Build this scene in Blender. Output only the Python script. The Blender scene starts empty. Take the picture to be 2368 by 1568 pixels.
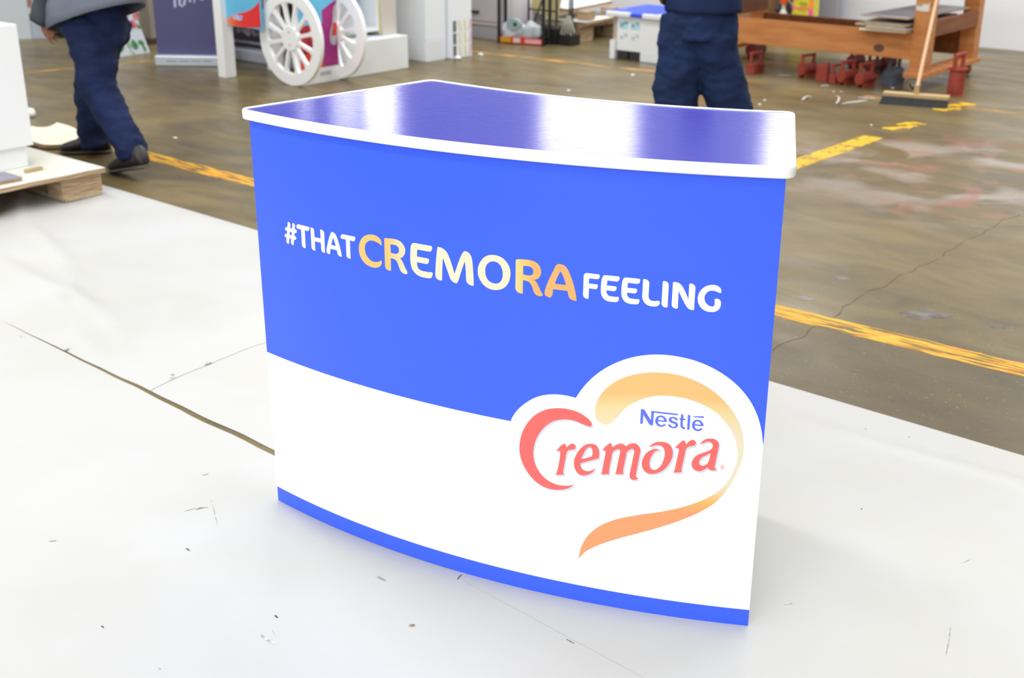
import bpy, bmesh, math, random
from mathutils import Vector, Matrix, noise
random.seed(7)
SC = bpy.context.scene
COL = SC.collection

# ------------------------------------------------------------------ camera
F_PX, PITCH, ROLL, CAM_H = 2817.88, 0.371101, 0.0022036, 1.5
cam_data = bpy.data.cameras.new('camera'); cam = bpy.data.objects.new('camera', cam_data); COL.objects.link(cam)
C_F = Vector((0, math.cos(PITCH), -math.sin(PITCH)))
_r, _u = Vector((1, 0, 0)), Vector((0, math.sin(PITCH), math.cos(PITCH)))
C_R = _r * math.cos(ROLL) + _u * math.sin(ROLL)
C_U = -_r * math.sin(ROLL) + _u * math.cos(ROLL)
cam.matrix_world = Matrix(((C_R.x, C_U.x, -C_F.x, 0), (C_R.y, C_U.y, -C_F.y, 0), (C_R.z, C_U.z, -C_F.z, CAM_H), (0, 0, 0, 1)))
cam_data.sensor_fit = 'HORIZONTAL'; cam_data.sensor_width = 36.0
cam_data.lens = F_PX / 2368 * 36.0
cam_data.clip_start = 0.05; cam_data.clip_end = 200
cam_data.dof.use_dof = True; cam_data.dof.focus_distance = 2.45; cam_data.dof.aperture_fstop = 5.2
SC.camera = cam

# ------------------------------------------------------------------ colour management, world, large lights
SC.view_settings.view_transform = 'Standard'; SC.view_settings.look = 'None'
SC.view_settings.gamma = 1.0; SC.view_settings.use_curve_mapping = False
SC.view_settings.exposure = 0.0
WORLD = bpy.data.worlds.new('overcast_sky'); SC.world = WORLD; WORLD.use_nodes = True
WORLD.node_tree.nodes['Background'].inputs[0].default_value = (1.0, 0.945, 0.83, 1)
WORLD.node_tree.nodes['Background'].inputs[1].default_value = 0.34
HALL = math.radians(-40.0)                       # the hall's long axis in plan
HU = Vector((math.cos(HALL), math.sin(HALL), 0)); HV = Vector((-math.sin(HALL), math.cos(HALL), 0))
def W(u, v, z=0.0): return HU * u + HV * v + Vector((0, 0, z))
def area(name, loc, target, sx, sy, watts, colour):
    d = bpy.data.lights.new(name, 'AREA'); d.shape = 'RECTANGLE'; d.size = sx; d.size_y = sy; d.energy = watts; d.color = colour
    o = bpy.data.objects.new(name, d); COL.objects.link(o); o.location = loc
    o.rotation_euler = (Vector(target) - Vector(loc)).to_track_quat('-Z', 'Y').to_euler(); return o
area('daylight_door', (-3.4, -5.0, 3.6), (0.0, 4.0, 0.3), 7.5, 4.6, 470, (0.93, 0.97, 1.0))
for v in (-3.0, 2.6, 9.0):
    area('skylight', W(-4.5, v, 6.35), W(-4.5, v, 0), 13.0, 1.6, {-3.0: 540, 2.6: 470, 9.0: 760}[v], (1.0, 0.985, 0.96)).rotation_euler = (0, 0, HALL)

# ------------------------------------------------------------------ layout helpers (measured plan positions)
def ray(x, y): return C_R * ((x - 1184) / F_PX) - C_U * ((y - 784) / F_PX) + C_F
EYE = Vector((0, 0, CAM_H))
def G(x, y, z=0.0):
    d = ray(x, y); return EYE + d * ((z - CAM_H) / d.z)
def PV(x, y, v):
    d = ray(x, y); return EYE + d * ((v - EYE.dot(HV)) / d.dot(HV))
def PU(x, y, u):
    d = ray(x, y); return EYE + d * ((u - EYE.dot(HU)) / d.dot(HU))
def uv(p): return p.dot(HU), p.dot(HV)

# ------------------------------------------------------------------ materials
def lin(c):
    c = c / 255.0; return c / 12.92 if c <= 0.04045 else ((c + 0.055) / 1.055) ** 2.4
def rgb(r, g, b, k=1.0): return (min(lin(r) * k, 1), min(lin(g) * k, 1), min(lin(b) * k, 1), 1)
MATS = {}
def mat(name, col, rough=0.5, spec=0.5, metal=0.0, var=None, bump=None, stretch=None, bump_stretch=None):
    """col: linear rgba. var=(scale, rgba2, lo, hi): noise mix to a second colour. bump=(scale, strength, distance)."""
    if name in MATS: return MATS[name]
    m = bpy.data.materials.new(name); m.use_nodes = True; nt = m.node_tree; N = nt.nodes; L = nt.links
    b = N['Principled BSDF']; b.inputs['Base Color'].default_value = col; b.inputs['Roughness'].default_value = rough
    b.inputs['Specular IOR Level'].default_value = spec; b.inputs['Metallic'].default_value = metal
    def coords(st):
        tc = N.new('ShaderNodeTexCoord')
        if not st: return tc.outputs['Object']
        mp = N.new('ShaderNodeMapping'); mp.inputs['Scale'].default_value = st; L.new(tc.outputs['Object'], mp.inputs[0]); return mp.outputs[0]
    if var:
        n = N.new('ShaderNodeTexNoise'); n.inputs['Scale'].default_value = var[0]; n.inputs['Detail'].default_value = 5
        L.new(coords(stretch), n.inputs['Vector'])
        r = N.new('ShaderNodeValToRGB'); r.color_ramp.elements[0].position = var[2]; r.color_ramp.elements[1].position = var[3]
        r.color_ramp.elements[0].color = col; r.color_ramp.elements[1].color = var[1]
        L.new(n.outputs['Fac'], r.inputs[0]); L.new(r.outputs[0], b.inputs['Base Color'])
    if bump:
        n = N.new('ShaderNodeTexNoise'); n.inputs['Scale'].default_value = bump[0]; n.inputs['Detail'].default_value = 3
        L.new(coords(bump_stretch), n.inputs['Vector'])
        bp = N.new('ShaderNodeBump'); bp.inputs['Strength'].default_value = bump[1]; bp.inputs['Distance'].default_value = bump[2]
        L.new(n.outputs['Fac'], bp.inputs['Height']); L.new(bp.outputs[0], b.inputs['Normal'])
    MATS[name] = m; return m
def attr_mat(name, rough=0.35, spec=0.5):
    m = mat(name, (1, 1, 1, 1), rough, spec); nt = m.node_tree
    a = nt.nodes.new('ShaderNodeAttribute'); a.attribute_name = 'ink'
    nt.links.new(a.outputs['Color'], nt.nodes['Principled BSDF'].inputs['Base Color']); return m

# ------------------------------------------------------------------ object helpers
def tag(o, label=None, cat=None, group=None, kind=None):
    if label: o['label'] = label
    if cat: o['category'] = cat
    if group: o['group'] = group
    if kind: o['kind'] = kind
    return o
def thing(name, label, cat, loc=(0, 0, 0), rz=0.0, group=None):
    o = bpy.data.objects.new(name, None); COL.objects.link(o); o.location = loc; o.rotation_euler = (0, 0, rz); o.empty_display_size = 0.05
    return tag(o, label, cat, group)
def obj(name, bm, material, parent=None, smooth=False, bevel=0.0, seg=2):
    me = bpy.data.meshes.new(name)
    if isinstance(bm, tuple): me.from_pydata(*bm)
    else:
        bm.normal_update(); bm.to_mesh(me); bm.free()
    me.update()
    for m in (material if isinstance(material, (list, tuple)) else [material]): me.materials.append(m)
    if smooth: me.polygons.foreach_set('use_smooth', [True] * len(me.polygons))
    o = bpy.data.objects.new(name, me); COL.objects.link(o)
    if parent is not None: o.parent = parent
    if bevel:
        md = o.modifiers.new('bevel', 'BEVEL'); md.width = bevel; md.segments = seg; md.limit_method = 'ANGLE'; md.angle_limit = math.radians(40)
    return o
def copy_tree(o, parent=None, **props):
    c = o.copy(); COL.objects.link(c)
    if parent is not None: c.parent = parent; c.matrix_parent_inverse = o.matrix_parent_inverse
    for ch in list(o.children): copy_tree(ch, c)
    for k, v in props.items(): c[k] = v
    return c
def BM(): return bmesh.new()
def box(bm, x0, x1, y0, y1, z0, z1, M=None):
    vs = [bm.verts.new(Vector((x, y, z)) if M is None else M @ Vector((x, y, z))) for x in (x0, x1) for y in (y0, y1) for z in (z0, z1)]
    for f in ((0, 1, 3, 2), (4, 6, 7, 5), (0, 4, 5, 1), (2, 3, 7, 6), (0, 2, 6, 4), (1, 5, 7, 3)): bm.faces.new([vs[i] for i in f])
    return bm
def prism(bm, pts, z0, z1):
    """vertical prism of an xy outline (counter-clockwise)"""
    a = [bm.verts.new((x, y, z0)) for x, y in pts]; b = [bm.verts.new((x, y, z1)) for x, y in pts]; n = len(pts)
    for i in range(n): bm.faces.new((a[i], a[(i + 1) % n], b[(i + 1) % n], b[i]))
    bm.faces.new(b); bm.faces.new(a[::-1]); return bm
def frame_from(d):
    d = d.normalized(); a = d.cross(Vector((0, 0, 1)))
    if a.length < 1e-3: a = d.cross(Vector((0, 1, 0)))
    a.normalize(); return a, d.cross(a).normalized()
def tube(bm, pts, radii, n=12, caps=True):
    pts = [Vector(p) for p in pts]
    if not isinstance(radii, (list, tuple)): radii = [radii] * len(pts)
    rings = []; pa = None
    for i, p in enumerate(pts):
        d = (pts[min(i + 1, len(pts) - 1)] - pts[max(i - 1, 0)])
        a, b = frame_from(d)
        if pa is not None:
            a = (pa - d.normalized() * pa.dot(d.normalized())); a = a.normalized() if a.length > 1e-4 else frame_from(d)[0]; b = d.normalized().cross(a)
        pa = a; r = radii[i]; r = r if isinstance(r, tuple) else (r, r)
        rings.append([bm.verts.new(p + a * (r[0] * math.cos(t)) + b * (r[1] * math.sin(t))) for t in [2 * math.pi * k / n for k in range(n)]])
    skin(bm, rings, caps); return bm
def skin(bm, rings, caps=True):
    n = len(rings[0])
    for A, B in zip(rings, rings[1:]):
        for k in range(n): bm.faces.new((A[k], A[(k + 1) % n], B[(k + 1) % n], B[k]))
    if caps: bm.faces.new(rings[0][::-1]); bm.faces.new(rings[-1])
def lathe(bm, prof, n=20, M=None):
    """prof: (r, z) pairs, around z"""
    rings = []
    for r, z in prof:
        rings.append([bm.verts.new((M or Matrix()) @ Vector((r * math.cos(2 * math.pi * k / n), r * math.sin(2 * math.pi * k / n), z))) for k in range(n)])
    skin(bm, rings); return bm
def ball(bm, c, r, sc=(1, 1, 1), n=12):
    bmesh.ops.create_icosphere(bm, subdivisions=2, radius=1.0, matrix=Matrix.Translation(Vector(c)) @ Matrix.Diagonal((r * sc[0], r * sc[1], r * sc[2], 1))); return bm
def rr(x0, x1, y0, y1, r, n=5):
    out = []
    for cx, cy, a0 in ((x1 - r, y1 - r, 0), (x0 + r, y1 - r, 90), (x0 + r, y0 + r, 180), (x1 - r, y0 + r, 270)):
        for k in range(n + 1):
            a = math.radians(a0 + 90 * k / n); out.append((cx + r * math.cos(a), cy + r * math.sin(a)))
    return out
def remesh(bm, voxel, smooth=8, wrinkle=None):
    me = bpy.data.meshes.new('tmp'); bmesh.ops.triangulate(bm, faces=bm.faces[:]); bm.to_mesh(me); bm.free()
    o = bpy.data.objects.new('tmp', me); COL.objects.link(o)
    r = o.modifiers.new('r', 'REMESH'); r.mode = 'VOXEL'; r.voxel_size = voxel
    s = o.modifiers.new('s', 'SMOOTH'); s.factor = 0.5; s.iterations = smooth
    dg = bpy.context.evaluated_depsgraph_get(); e = o.evaluated_get(dg); out = bmesh.new(); out.from_mesh(e.to_mesh()); e.to_mesh_clear()
    bpy.data.objects.remove(o); bpy.data.meshes.remove(me)
    if wrinkle:
        sc, amp, st = wrinkle; out.normal_update()
        for v in out.verts:
            q = Vector((v.co.x * sc * st[0], v.co.y * sc * st[1], v.co.z * sc * st[2])); v.co += v.normal * (amp * noise.fractal(q, 1.0, 2.0, 3))
    return out

def catmull(loop, step=4):
    """loop: list of (x, y, corner) -> dense closed polygon; corners keep sharp, corner-to-corner stays straight"""
    n = len(loop); out = []
    for i in range(n):
        p0, p1, p2, p3 = loop[i - 1], loop[i], loop[(i + 1) % n], loop[(i + 2) % n]
        out.append((p1[0], p1[1]))
        if p1[2] and p2[2]: continue
        def tan(a, b, c): return ((c[0] - a[0]) * .5, (c[1] - a[1]) * .5)
        l12 = math.hypot(p2[0] - p1[0], p2[1] - p1[1]) + 1e-9
        def t_at(a, b, c):
            la = math.hypot(b[0] - a[0], b[1] - a[1]) + 1e-9; lc = math.hypot(c[0] - b[0], c[1] - b[1]) + 1e-9
            dx = ((b[0] - a[0]) / la * lc + (c[0] - b[0]) / lc * la) / (la + lc); dy = ((b[1] - a[1]) / la * lc + (c[1] - b[1]) / lc * la) / (la + lc)
            return dx * l12, dy * l12
        m2 = t_at(p1, p2, p3) if not p2[2] else None
        m1 = t_at(p0, p1, p2) if not p1[2] else None
        ch = (p2[0] - p1[0], p2[1] - p1[1])
        if m1 is None: m1 = (1.5 * ch[0] - .5 * m2[0], 1.5 * ch[1] - .5 * m2[1])
        if m2 is None: m2 = (1.5 * ch[0] - .5 * m1[0], 1.5 * ch[1] - .5 * m1[1])
        for k in range(1, step):
            t = k / step; h00 = 2 * t**3 - 3 * t**2 + 1; h10 = t**3 - 2 * t**2 + t; h01 = -2 * t**3 + 3 * t**2; h11 = t**3 - t**2
            out.append((h00 * p1[0] + h10 * m1[0] + h01 * p2[0] + h11 * m2[0], h00 * p1[1] + h10 * m1[1] + h01 * p2[1] + h11 * m2[1]))
    return out
def fill(loops):
    """flat filled shape (outer loop and holes) as a bmesh in the xy plane"""
    cu = bpy.data.curves.new('tmp', 'CURVE'); cu.dimensions = '2D'; cu.fill_mode = 'BOTH'
    for lp in loops:
        s = cu.splines.new('POLY'); s.points.add(len(lp) - 1); s.use_cyclic_u = True
        for q, (x, y) in zip(s.points, lp): q.co = (x, y, 0, 1)
    o = bpy.data.objects.new('tmp', cu); COL.objects.link(o)
    me = o.evaluated_get(bpy.context.evaluated_depsgraph_get()).to_mesh(); bm = bmesh.new(); bm.from_mesh(me)
    bpy.data.objects.remove(o); bpy.data.curves.remove(cu)
    bmesh.ops.remove_doubles(bm, verts=bm.verts[:], dist=1e-6)
    for f in bm.faces:
        f.normal_update()
        if f.normal.z < 0: f.normal_flip()
    return bm
def ink(bm, fn):
    ly = bm.verts.layers.float_color.new('ink')
    for v in bm.verts: v[ly] = fn(v.co)
    return bm
def mixc(stops, t):
    if t <= stops[0][0]: return stops[0][1]
    for (a, ca), (b, cb) in zip(stops, stops[1:]):
        if t <= b:
            k = (t - a) / (b - a); return tuple(ca[i] * (1 - k) + cb[i] * k for i in range(4))
    return stops[-1][1]

# ================================================================== STRUCTURE
def node_floor():
    m = mat('concrete_floor', rgb(118, 106, 82), 0.36, 0.35); nt = m.node_tree; N = nt.nodes; L = nt.links; b = N['Principled BSDF']
    tc = N.new('ShaderNodeTexCoord'); mp = N.new('ShaderNodeMapping'); mp.inputs['Rotation'].default_value = (0, 0, -HALL); L.new(tc.outputs['Object'], mp.inputs[0])
    def noi(scale, detail, st=None, dist=0.0):
        n = N.new('ShaderNodeTexNoise'); n.inputs['Scale'].default_value = scale; n.inputs['Detail'].default_value = detail; n.inputs['Distortion'].default_value = dist
        if st:
            q = N.new('ShaderNodeMapping'); q.inputs['Scale'].default_value = st; L.new(mp.outputs[0], q.inputs[0]); L.new(q.outputs[0], n.inputs['Vector'])
        else: L.new(mp.outputs[0], n.inputs['Vector'])
        return n.outputs['Fac']
    def ramp(src, stops):
        r = N.new('ShaderNodeValToRGB'); e = r.color_ramp.elements
        while len(e) < len(stops): e.new(0.5)
        for q, (p, c) in zip(e, stops): q.position = p; q.color = c
        L.new(src, r.inputs[0]); return r.outputs[0]
    def mix(f, a, c, typ='MIX'):
        x = N.new('ShaderNodeMixRGB'); x.blend_type = typ
        for i, s in ((0, f), (1, a), (2, c)):
            if isinstance(s, (float, tuple)): x.inputs[i].default_value = s
            else: L.new(s, x.inputs[i])
        return x.outputs[0]
    base = ramp(noi(1.3, 7, None, 0.6), [(0.30, rgb(88, 79, 58)), (0.5, rgb(108, 95, 64)), (0.72, rgb(129, 113, 76))])
    base = mix(0.35, base, ramp(noi(2.6, 9, (0.8, 1.7, 1), 1.4), [(0.35, rgb(84, 76, 60)), (0.65, rgb(140, 124, 84))]))
    # worn pink, grey and red floor paint, spread in one zone of the hall
    sep = N.new('ShaderNodeSeparateXYZ'); L.new(mp.outputs[0], sep.inputs[0])
    def zone(cx, cy, rx, ry):
        out = None
        for ax, c, r in (('X', cx, rx), ('Y', cy, ry)):
            a = N.new('ShaderNodeMath'); a.operation = 'SUBTRACT'; L.new(sep.outputs[ax], a.inputs[0]); a.inputs[1].default_value = c
            d = N.new('ShaderNodeMath'); d.operation = 'DIVIDE'; L.new(a.outputs[0], d.inputs[0]); d.inputs[1].default_value = r
            q = N.new('ShaderNodeMath'); q.operation = 'MULTIPLY'; L.new(d.outputs[0], q.inputs[0]); L.new(d.outputs[0], q.inputs[1])
            if out is None: out = q.outputs[0]
            else:
                s = N.new('ShaderNodeMath'); s.operation = 'ADD'; L.new(out, s.inputs[0]); L.new(q.outputs[0], s.inputs[1]); out = s.outputs[0]
        return ramp(out, [(0.2, (1, 1, 1, 1)), (1.0, (0, 0, 0, 1))])
    z = zone(-1.9, 6.3, 1.7, 1.2)
    pn = ramp(noi(2.6, 9, None, 0.5), [(0.47, (0, 0, 0, 1)), (0.62, (1, 1, 1, 1))])
    base = mix(mix(0.85, (0, 0, 0, 1), mix(1.0, z, pn, 'MULTIPLY')), base, rgb(160, 150, 142))
    rn = ramp(noi(4.1, 9, None, 0.8), [(0.53, (0, 0, 0, 1)), (0.66, (1, 1, 1, 1))])
    base = mix(mix(0.7, (0, 0, 0, 1), mix(1.0, z, rn, 'MULTIPLY')), base, rgb(160, 104, 92))
    # darker brown tone and grit along the near edge of the lane
    z2 = zone(-1.15, 3.45, 1.1, 0.5)
    base = mix(mix(0.55, (0, 0, 0, 1), z2), base, rgb(74, 66, 48))
    gr = ramp(noi(70, 2), [(0.66, (0, 0, 0, 1)), (0.70, (1, 1, 1, 1))])
    base = mix(mix(0.5, (0, 0, 0, 1), gr), base, rgb(150, 146, 138))
    gd = ramp(noi(46, 3), [(0.66, (0, 0, 0, 1)), (0.72, (1, 1, 1, 1))])
    base = mix(mix(0.45, (0, 0, 0, 1), gd), base, rgb(62, 55, 45))
    L.new(base, b.inputs['Base Color'])
    L.new(ramp(noi(3.0, 6, (0.5, 1.6, 1)), [(0.3, (0.26, 0.26, 0.26, 1)), (0.7, (0.46, 0.46, 0.46, 1))]), b.inputs['Roughness'])
    bp = N.new('ShaderNodeBump'); bp.inputs['Strength'].default_value = 0.25; bp.inputs['Distance'].default_value = 0.004
    L.new(noi(9, 6), bp.inputs['Height']); L.new(bp.outputs[0], b.inputs['Normal'])
    return m
bm = BM(); box(bm, -17, 12, -12, 11.9, -0.2, 0.0, Matrix.Rotation(HALL, 4, 'Z'))
floor = tag(obj('floor', bm, node_floor()), 'brown stained concrete workshop floor', kind='structure')

M_WALL = mat('white_wall_paint', rgb(236, 240, 246), 0.6, 0.3, var=(0.8, rgb(224, 229, 238), 0.3, 0.8))
M_GREYWALL = mat('grey_wall_paint', rgb(150, 150, 148), 0.7, 0.3, var=(0.9, rgb(128, 126, 122), 0.3, 0.8))
def hall_box(name, u0, u1, v0, v1, z0, z1, m, parent=None, **k):
    bm = BM(); box(bm, u0, u1, v0, v1, z0, z1, Matrix.Rotation(HALL, 4, 'Z')); return obj(name, bm, m, parent, **k)
# back wall: a white lower zone with a row of high windows (their glare shows on the counter's glossy top)
WIN = [(-13.75, -12.95, 2.0), (-12.65, -12.02, 2.6), (-12.0, -11.3, 5.5), (-9.0, -7.55, 3.6), (-6.05, -5.1, 4.2), (-2.9, -1.5, 3.4), (0.3, 1.7, 3.4)]
WZ0, WZ1, WV = 2.75, 4.1, 11.12
bm = BM(); R4 = Matrix.Rotation(HALL, 4, 'Z')
box(bm, -17, 8, WV, WV + 0.2, 2.3, WZ0, R4); box(bm, -17, 8, WV, WV + 0.2, WZ1, 6.5, R4)
e = [-17] + [x for w in WIN for x in w[:2]] + [8]
for a, c in zip(e[0::2], e[1::2]): box(bm, a, c, WV, WV + 0.2, WZ0, WZ1, R4)
wall_b = tag(obj('wall_back', bm, M_GREYWALL), 'back wall of the workshop, white below and grey above', kind='structure')
hall_box('white_dado', -17, 8, WV, WV + 0.2, 0, 2.3, M_WALL, wall_b)
def pane_mat(st):                                     # clear panes, and duller ones behind blinds
    m = mat('daylit_glass_%d' % round(st * 10), (0.9, 0.9, 0.9, 1), 0.2); b = m.node_tree.nodes['Principled BSDF']
    b.inputs['Emission Color'].default_value = (1.0, 0.985, 0.93 if st > 2 else 0.86, 1); b.inputs['Emission Strength'].default_value = st; return m
M_FRAME = mat('grey_steel_frame', rgb(120, 122, 126), 0.5)
for i, (a, c, st) in enumerate(WIN):
    w = hall_box('window_%d' % (i + 1), a, c, WV + 0.09, WV + 0.11, WZ0, WZ1, pane_mat(st)); tag(w, 'bright high window in the back wall', kind='structure')
    for q in (a + 0.02, c - 0.02): hall_box('window_bar', q - 0.02, q + 0.02, WV + 0.06, WV + 0.09, WZ0, WZ1, M_FRAME, w)
    for q in (WZ0 + 0.02, WZ1 - 0.02): hall_box('window_bar', a, c, WV + 0.065, WV + 0.088, q - 0.02, q + 0.02, M_FRAME, w)
tag(hall_box('wall_left', -13.4, -13.2, -4, WV, 0, 6.5, M_GREYWALL), 'grey side wall of the workshop', kind='structure')
tag(hall_box('ceiling', -17, 8, -6, WV, 6.5, 6.7, M_GREYWALL), 'pale roof over the workshop', kind='structure')

# painted lines and crack on the floor: thin worn paint, children of the floor
def worn(name, col, col2, lo, hi, st, scale=7.0):
    m = mat(name, col, 0.5, 0.4, var=(3.0, col2, 0.35, 0.6), stretch=st); nt = m.node_tree; N = nt.nodes; L = nt.links
    tc = N.new('ShaderNodeTexCoord'); mp = N.new('ShaderNodeMapping'); mp.inputs['Scale'].default_value = st; L.new(tc.outputs['UV'], mp.inputs[0])
    n = N.new('ShaderNodeTexNoise'); n.inputs['Scale'].default_value = scale; n.inputs['Detail'].default_value = 6; L.new(mp.outputs[0], n.inputs['Vector'])
    r = N.new('ShaderNodeValToRGB'); r.color_ramp.elements[0].position = lo; r.color_ramp.elements[1].position = hi
    L.new(n.outputs['Fac'], r.inputs[0]); L.new(r.outputs[0], N['Principled BSDF'].inputs['Alpha']); return m
def strip(name, pts, w, m, z=0.0006, jag=0.0, jit=0.0):
    """ribbon on the floor along world points; uv in metres along / across"""
    P = [Vector((p[0], p[1], 0)) for p in pts]; dense = []
    for a, b in zip(P, P[1:]):
        k = max(1, int((b - a).length / 0.03)); dense += [a.lerp(b, i / k) for i in range(k)]
    dense.append(P[-1]); bm = BM(); uvl = bm.loops.layers.uv.new('UVMap'); prev = None; s = 0.0
    for i, p in enumerate(dense):
        d = (dense[min(i + 1, len(dense) - 1)] - dense[max(i - 1, 0)]).normalized(); nrm = Vector((-d.y, d.x, 0))
        if i: s += (p - dense[i - 1]).length
        j = (jit * (noise.noise(Vector((s * 9, 1.3, 0)))), jag * noise.noise(Vector((s * 22, 5.1, 0))), jag * noise.noise(Vector((s * 22, 9.7, 0))))
        c = p + nrm * j[0]; a = bm.verts.new(c + nrm * (w / 2 + j[1]) + Vector((0, 0, z))); b = bm.verts.new(c - nrm * (w / 2 + j[2]) + Vector((0, 0, z)))
        if prev:
            f = bm.faces.new((prev[1], b, a, prev[0])); f.normal_update()
            for lp, q in zip(f.loops, ((prev[2], 0), (s, 0), (s, w), (prev[2], w))): lp[uvl].uv = q
        prev = (a, b, s)
    return obj(name, bm, m, floor)
M_OR = worn('worn_orange_paint', rgb(246, 158, 42), rgb(214, 176, 40), 0.40, 0.52, (1.0, 9.0, 1.0), 6.0)
M_OR2 = worn('faded_orange_paint', rgb(222, 158, 62), rgb(190, 150, 80), 0.42, 0.60, (1.0, 5.0, 1.0), 4.0)
M_YE = worn('worn_yellow_paint', rgb(226, 186, 40), rgb(208, 170, 30), 0.34, 0.46, (1.0, 2.0, 1.0), 14.0)
M_YE2 = worn('patchy_yellow_paint', rgb(232, 190, 24), rgb(216, 170, 20), 0.44, 0.50, (1.0, 1.5, 1.0), 9.0)
def up(u, v): q = W(u, v); return (q.x, q.y)
strip('painted_line', [up(-6.6, 3.80), up(-4.6, 3.77), up(-1.9, 3.79), up(0.6, 3.82)], 0.115, M_OR, jag=0.008)
strip('painted_line', [up(-7.6, 7.93), up(-5.3, 8.08), up(-4.95, 8.09)], 0.09, M_OR2, jag=0.01)
strip('painted_line', [up(-3.62, 8.12), up(-3.38, 8.12)], 0.08, M_OR2, jag=0.02)
strip('painted_line', [up(-3.0, 8.13), up(-1.2, 8.42)], 0.07, M_OR2, jag=0.006)
strip('painted_line', [up(-8.95, 4.2), up(-8.95, 5.0), up(-8.72, 5.95)], 0.07, M_OR2, jag=0.01)
strip('painted_line', [up(-3.0, 5.0), up(-2.97, 6.88)], 0.125, M_YE, jag=0.008)
strip('painted_line', [up(-2.98, 7.14), up(-2.95, 7.46)], 0.12, M_YE2, jag=0.03)
strip('painted_line', [up(-2.99, 7.95), up(-2.95, 8.33)], 0.13, M_YE2, jag=0.03)
M_CRACK = mat('crack_dirt', rgb(84, 74, 56), 0.8)
strip('floor_crack', [(p.x, p.y) for p in (G(2350, 495), G(2200, 580), G(2060, 655), G(1960, 705), G(1870, 765), G(1785, 812))], 0.0035, M_CRACK, z=0.0004, jag=0.003, jit=0.03)
M_OIL = mat('oil_stain', rgb(88, 82, 74), 0.3, var=(20, rgb(120, 116, 110), 0.4, 0.6))
for (x, y, rx, ry) in ((2135, 728, 0.085, 0.022), (1945, 642, 0.03, 0.012), (2305, 755, 0.03, 0.01), (1862, 690, 0.03, 0.012)):
    c = G(x, y); bm = BM(); pts = []
    for k in range(24):
        a = k * math.pi / 12; r = 1 + 0.45 * noise.noise(Vector((math.cos(a) * 1.6 + x, math.sin(a) * 1.6, 0)))
        pts.append((c.x + rx * r * math.cos(a), c.y + ry * 2.2 * r * math.sin(a)))
    bm.faces.new([bm.verts.new((q[0], q[1], 0.0005)) for q in pts]); obj('floor_stain', bm, M_OIL, floor)

# ------------------------------------------------------------------ white vinyl ground sheets
M_SHEET = mat('white_vinyl_sheet', rgb(198, 200, 202), 0.42, 0.4, var=(1.6, rgb(192, 192, 188), 0.35, 0.75), bump=(3.0, 0.12, 0.02))
CNT = Vector((-0.05, 2.72, 0))
def sheet(name, label, uL, uR, vF, vB, z, wr, nu, nv):
    """patch between u=uL(t)..uR(t) and v=vF(u)..vB(u)"""
    vs = []; fs = []
    for j in range(nv + 1):
        t = j / nv
        for i in range(nu + 1):
            s = i / nu; u = uL(t) * (1 - s) + uR(t) * s; v = vF(u) * (1 - t) + vB(u) * t; q = W(u, v)
            env = min(1, max(0, ((q - CNT).length - 0.78) / 0.5)); fd = min(1, t / 0.07) * min(1, (1 - t) / 0.05 + 0.15) * min(1, s / 0.04) * min(1, (1 - s) / 0.04); h = wr(u, v) * env * fd
            vs.append((q.x, q.y, z + max(h, 0)))
    n = nu + 1
    for j in range(nv):
        for i in range(nu): a = j * n + i; fs.append((a, a + 1, a + n + 1, a + n))
    o = obj(name, (vs, [], fs), M_SHEET, None, smooth=True)
    md = o.modifiers.new('thickness', 'SOLIDIFY'); md.thickness = 0.0008; md.offset = -1; o.modifiers.new('crease', 'EDGE_SPLIT').split_angle = math.radians(40)
    return tag(o, label, 'sheet', 'white vinyl sheets on the floor')
def ridge(u, v, a, b, c, amp, w):           # a soft fold along the line a*u + b*v = c
    d = (a * u + b * v - c) / math.hypot(a, b); return amp * math.exp(-(d / w) ** 2)
def wrA(u, v):
    h = 0.012 * (0.5 + 0.5 * noise.noise(Vector((u * 0.9, v * 2.6, 3.0)))) + 0.006 * noise.noise(Vector((u * 2.2, v * 4.0, 8.0)))
    k = 0.6 + 0.6 * noise.noise(Vector((u * 1.4, v * 1.4, 1.0)))
    h += k * (ridge(u, v, 0.25, 1, 1.18 + 0.06 * math.sin(u * 3), 0.024, 0.045) + ridge(u, v, 0.42, 1, 0.55 + 0.04 * math.sin(u * 4), 0.022, 0.038) + ridge(u, v, -0.25, 1, 3.55, 0.006, 0.06) + ridge(u, v, 0.9, 1, -0.95, 0.006, 0.05))
    return h
def wrB(u, v):
    return 0.009 * (0.5 + 0.5 * noise.noise(Vector((u * 1.2, v * 1.0, 5.0)))) + ridge(u, v, 0.55, 1, -0.55 + 0.02 * math.sin(u * 5), 0.008, 0.035)
def wrC(u, v):
    return 0.004 * (0.5 + 0.5 * noise.noise(Vector((u * 1.1, v * 1.5, 7.0)))) + ridge(u, v, 0.02, 1, 2.98 + 0.015 * math.sin(u * 6), 0.008, 0.022)
vfar = lambda u: 3.25 - 0.0154 * (u + 5.39)
vgapA = lambda u: 1.92 - 0.026 * (u + 3.95) + 0.006 * noise.noise(Vector((u * 6, 0, 0))) + 0.004
gapw = lambda u: 0.020 * min(1, max(-0.4, (u + 4.0) / 1.2))
useam = lambda t: -3.036 - 0.052 * min(1, t / 0.3) ** 0.6 - 0.004 * noise.noise(Vector((t * 14, 2, 0)))
sheet('ground_sheet', 'wrinkled white vinyl sheet under the cardboard pallet', lambda t: -8.5, lambda t: useam(t), vgapA, vfar, 0.0016, wrA, 150, 70)
def vfC(u):
    if u < -2.0: return vgapA(u)
    if u < -1.62: return vgapA(u) + (1.735 - vgapA(u)) * ((u + 2.0) / 0.38)
    return 1.735 - 0.058 * (u + 1.62)
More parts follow.
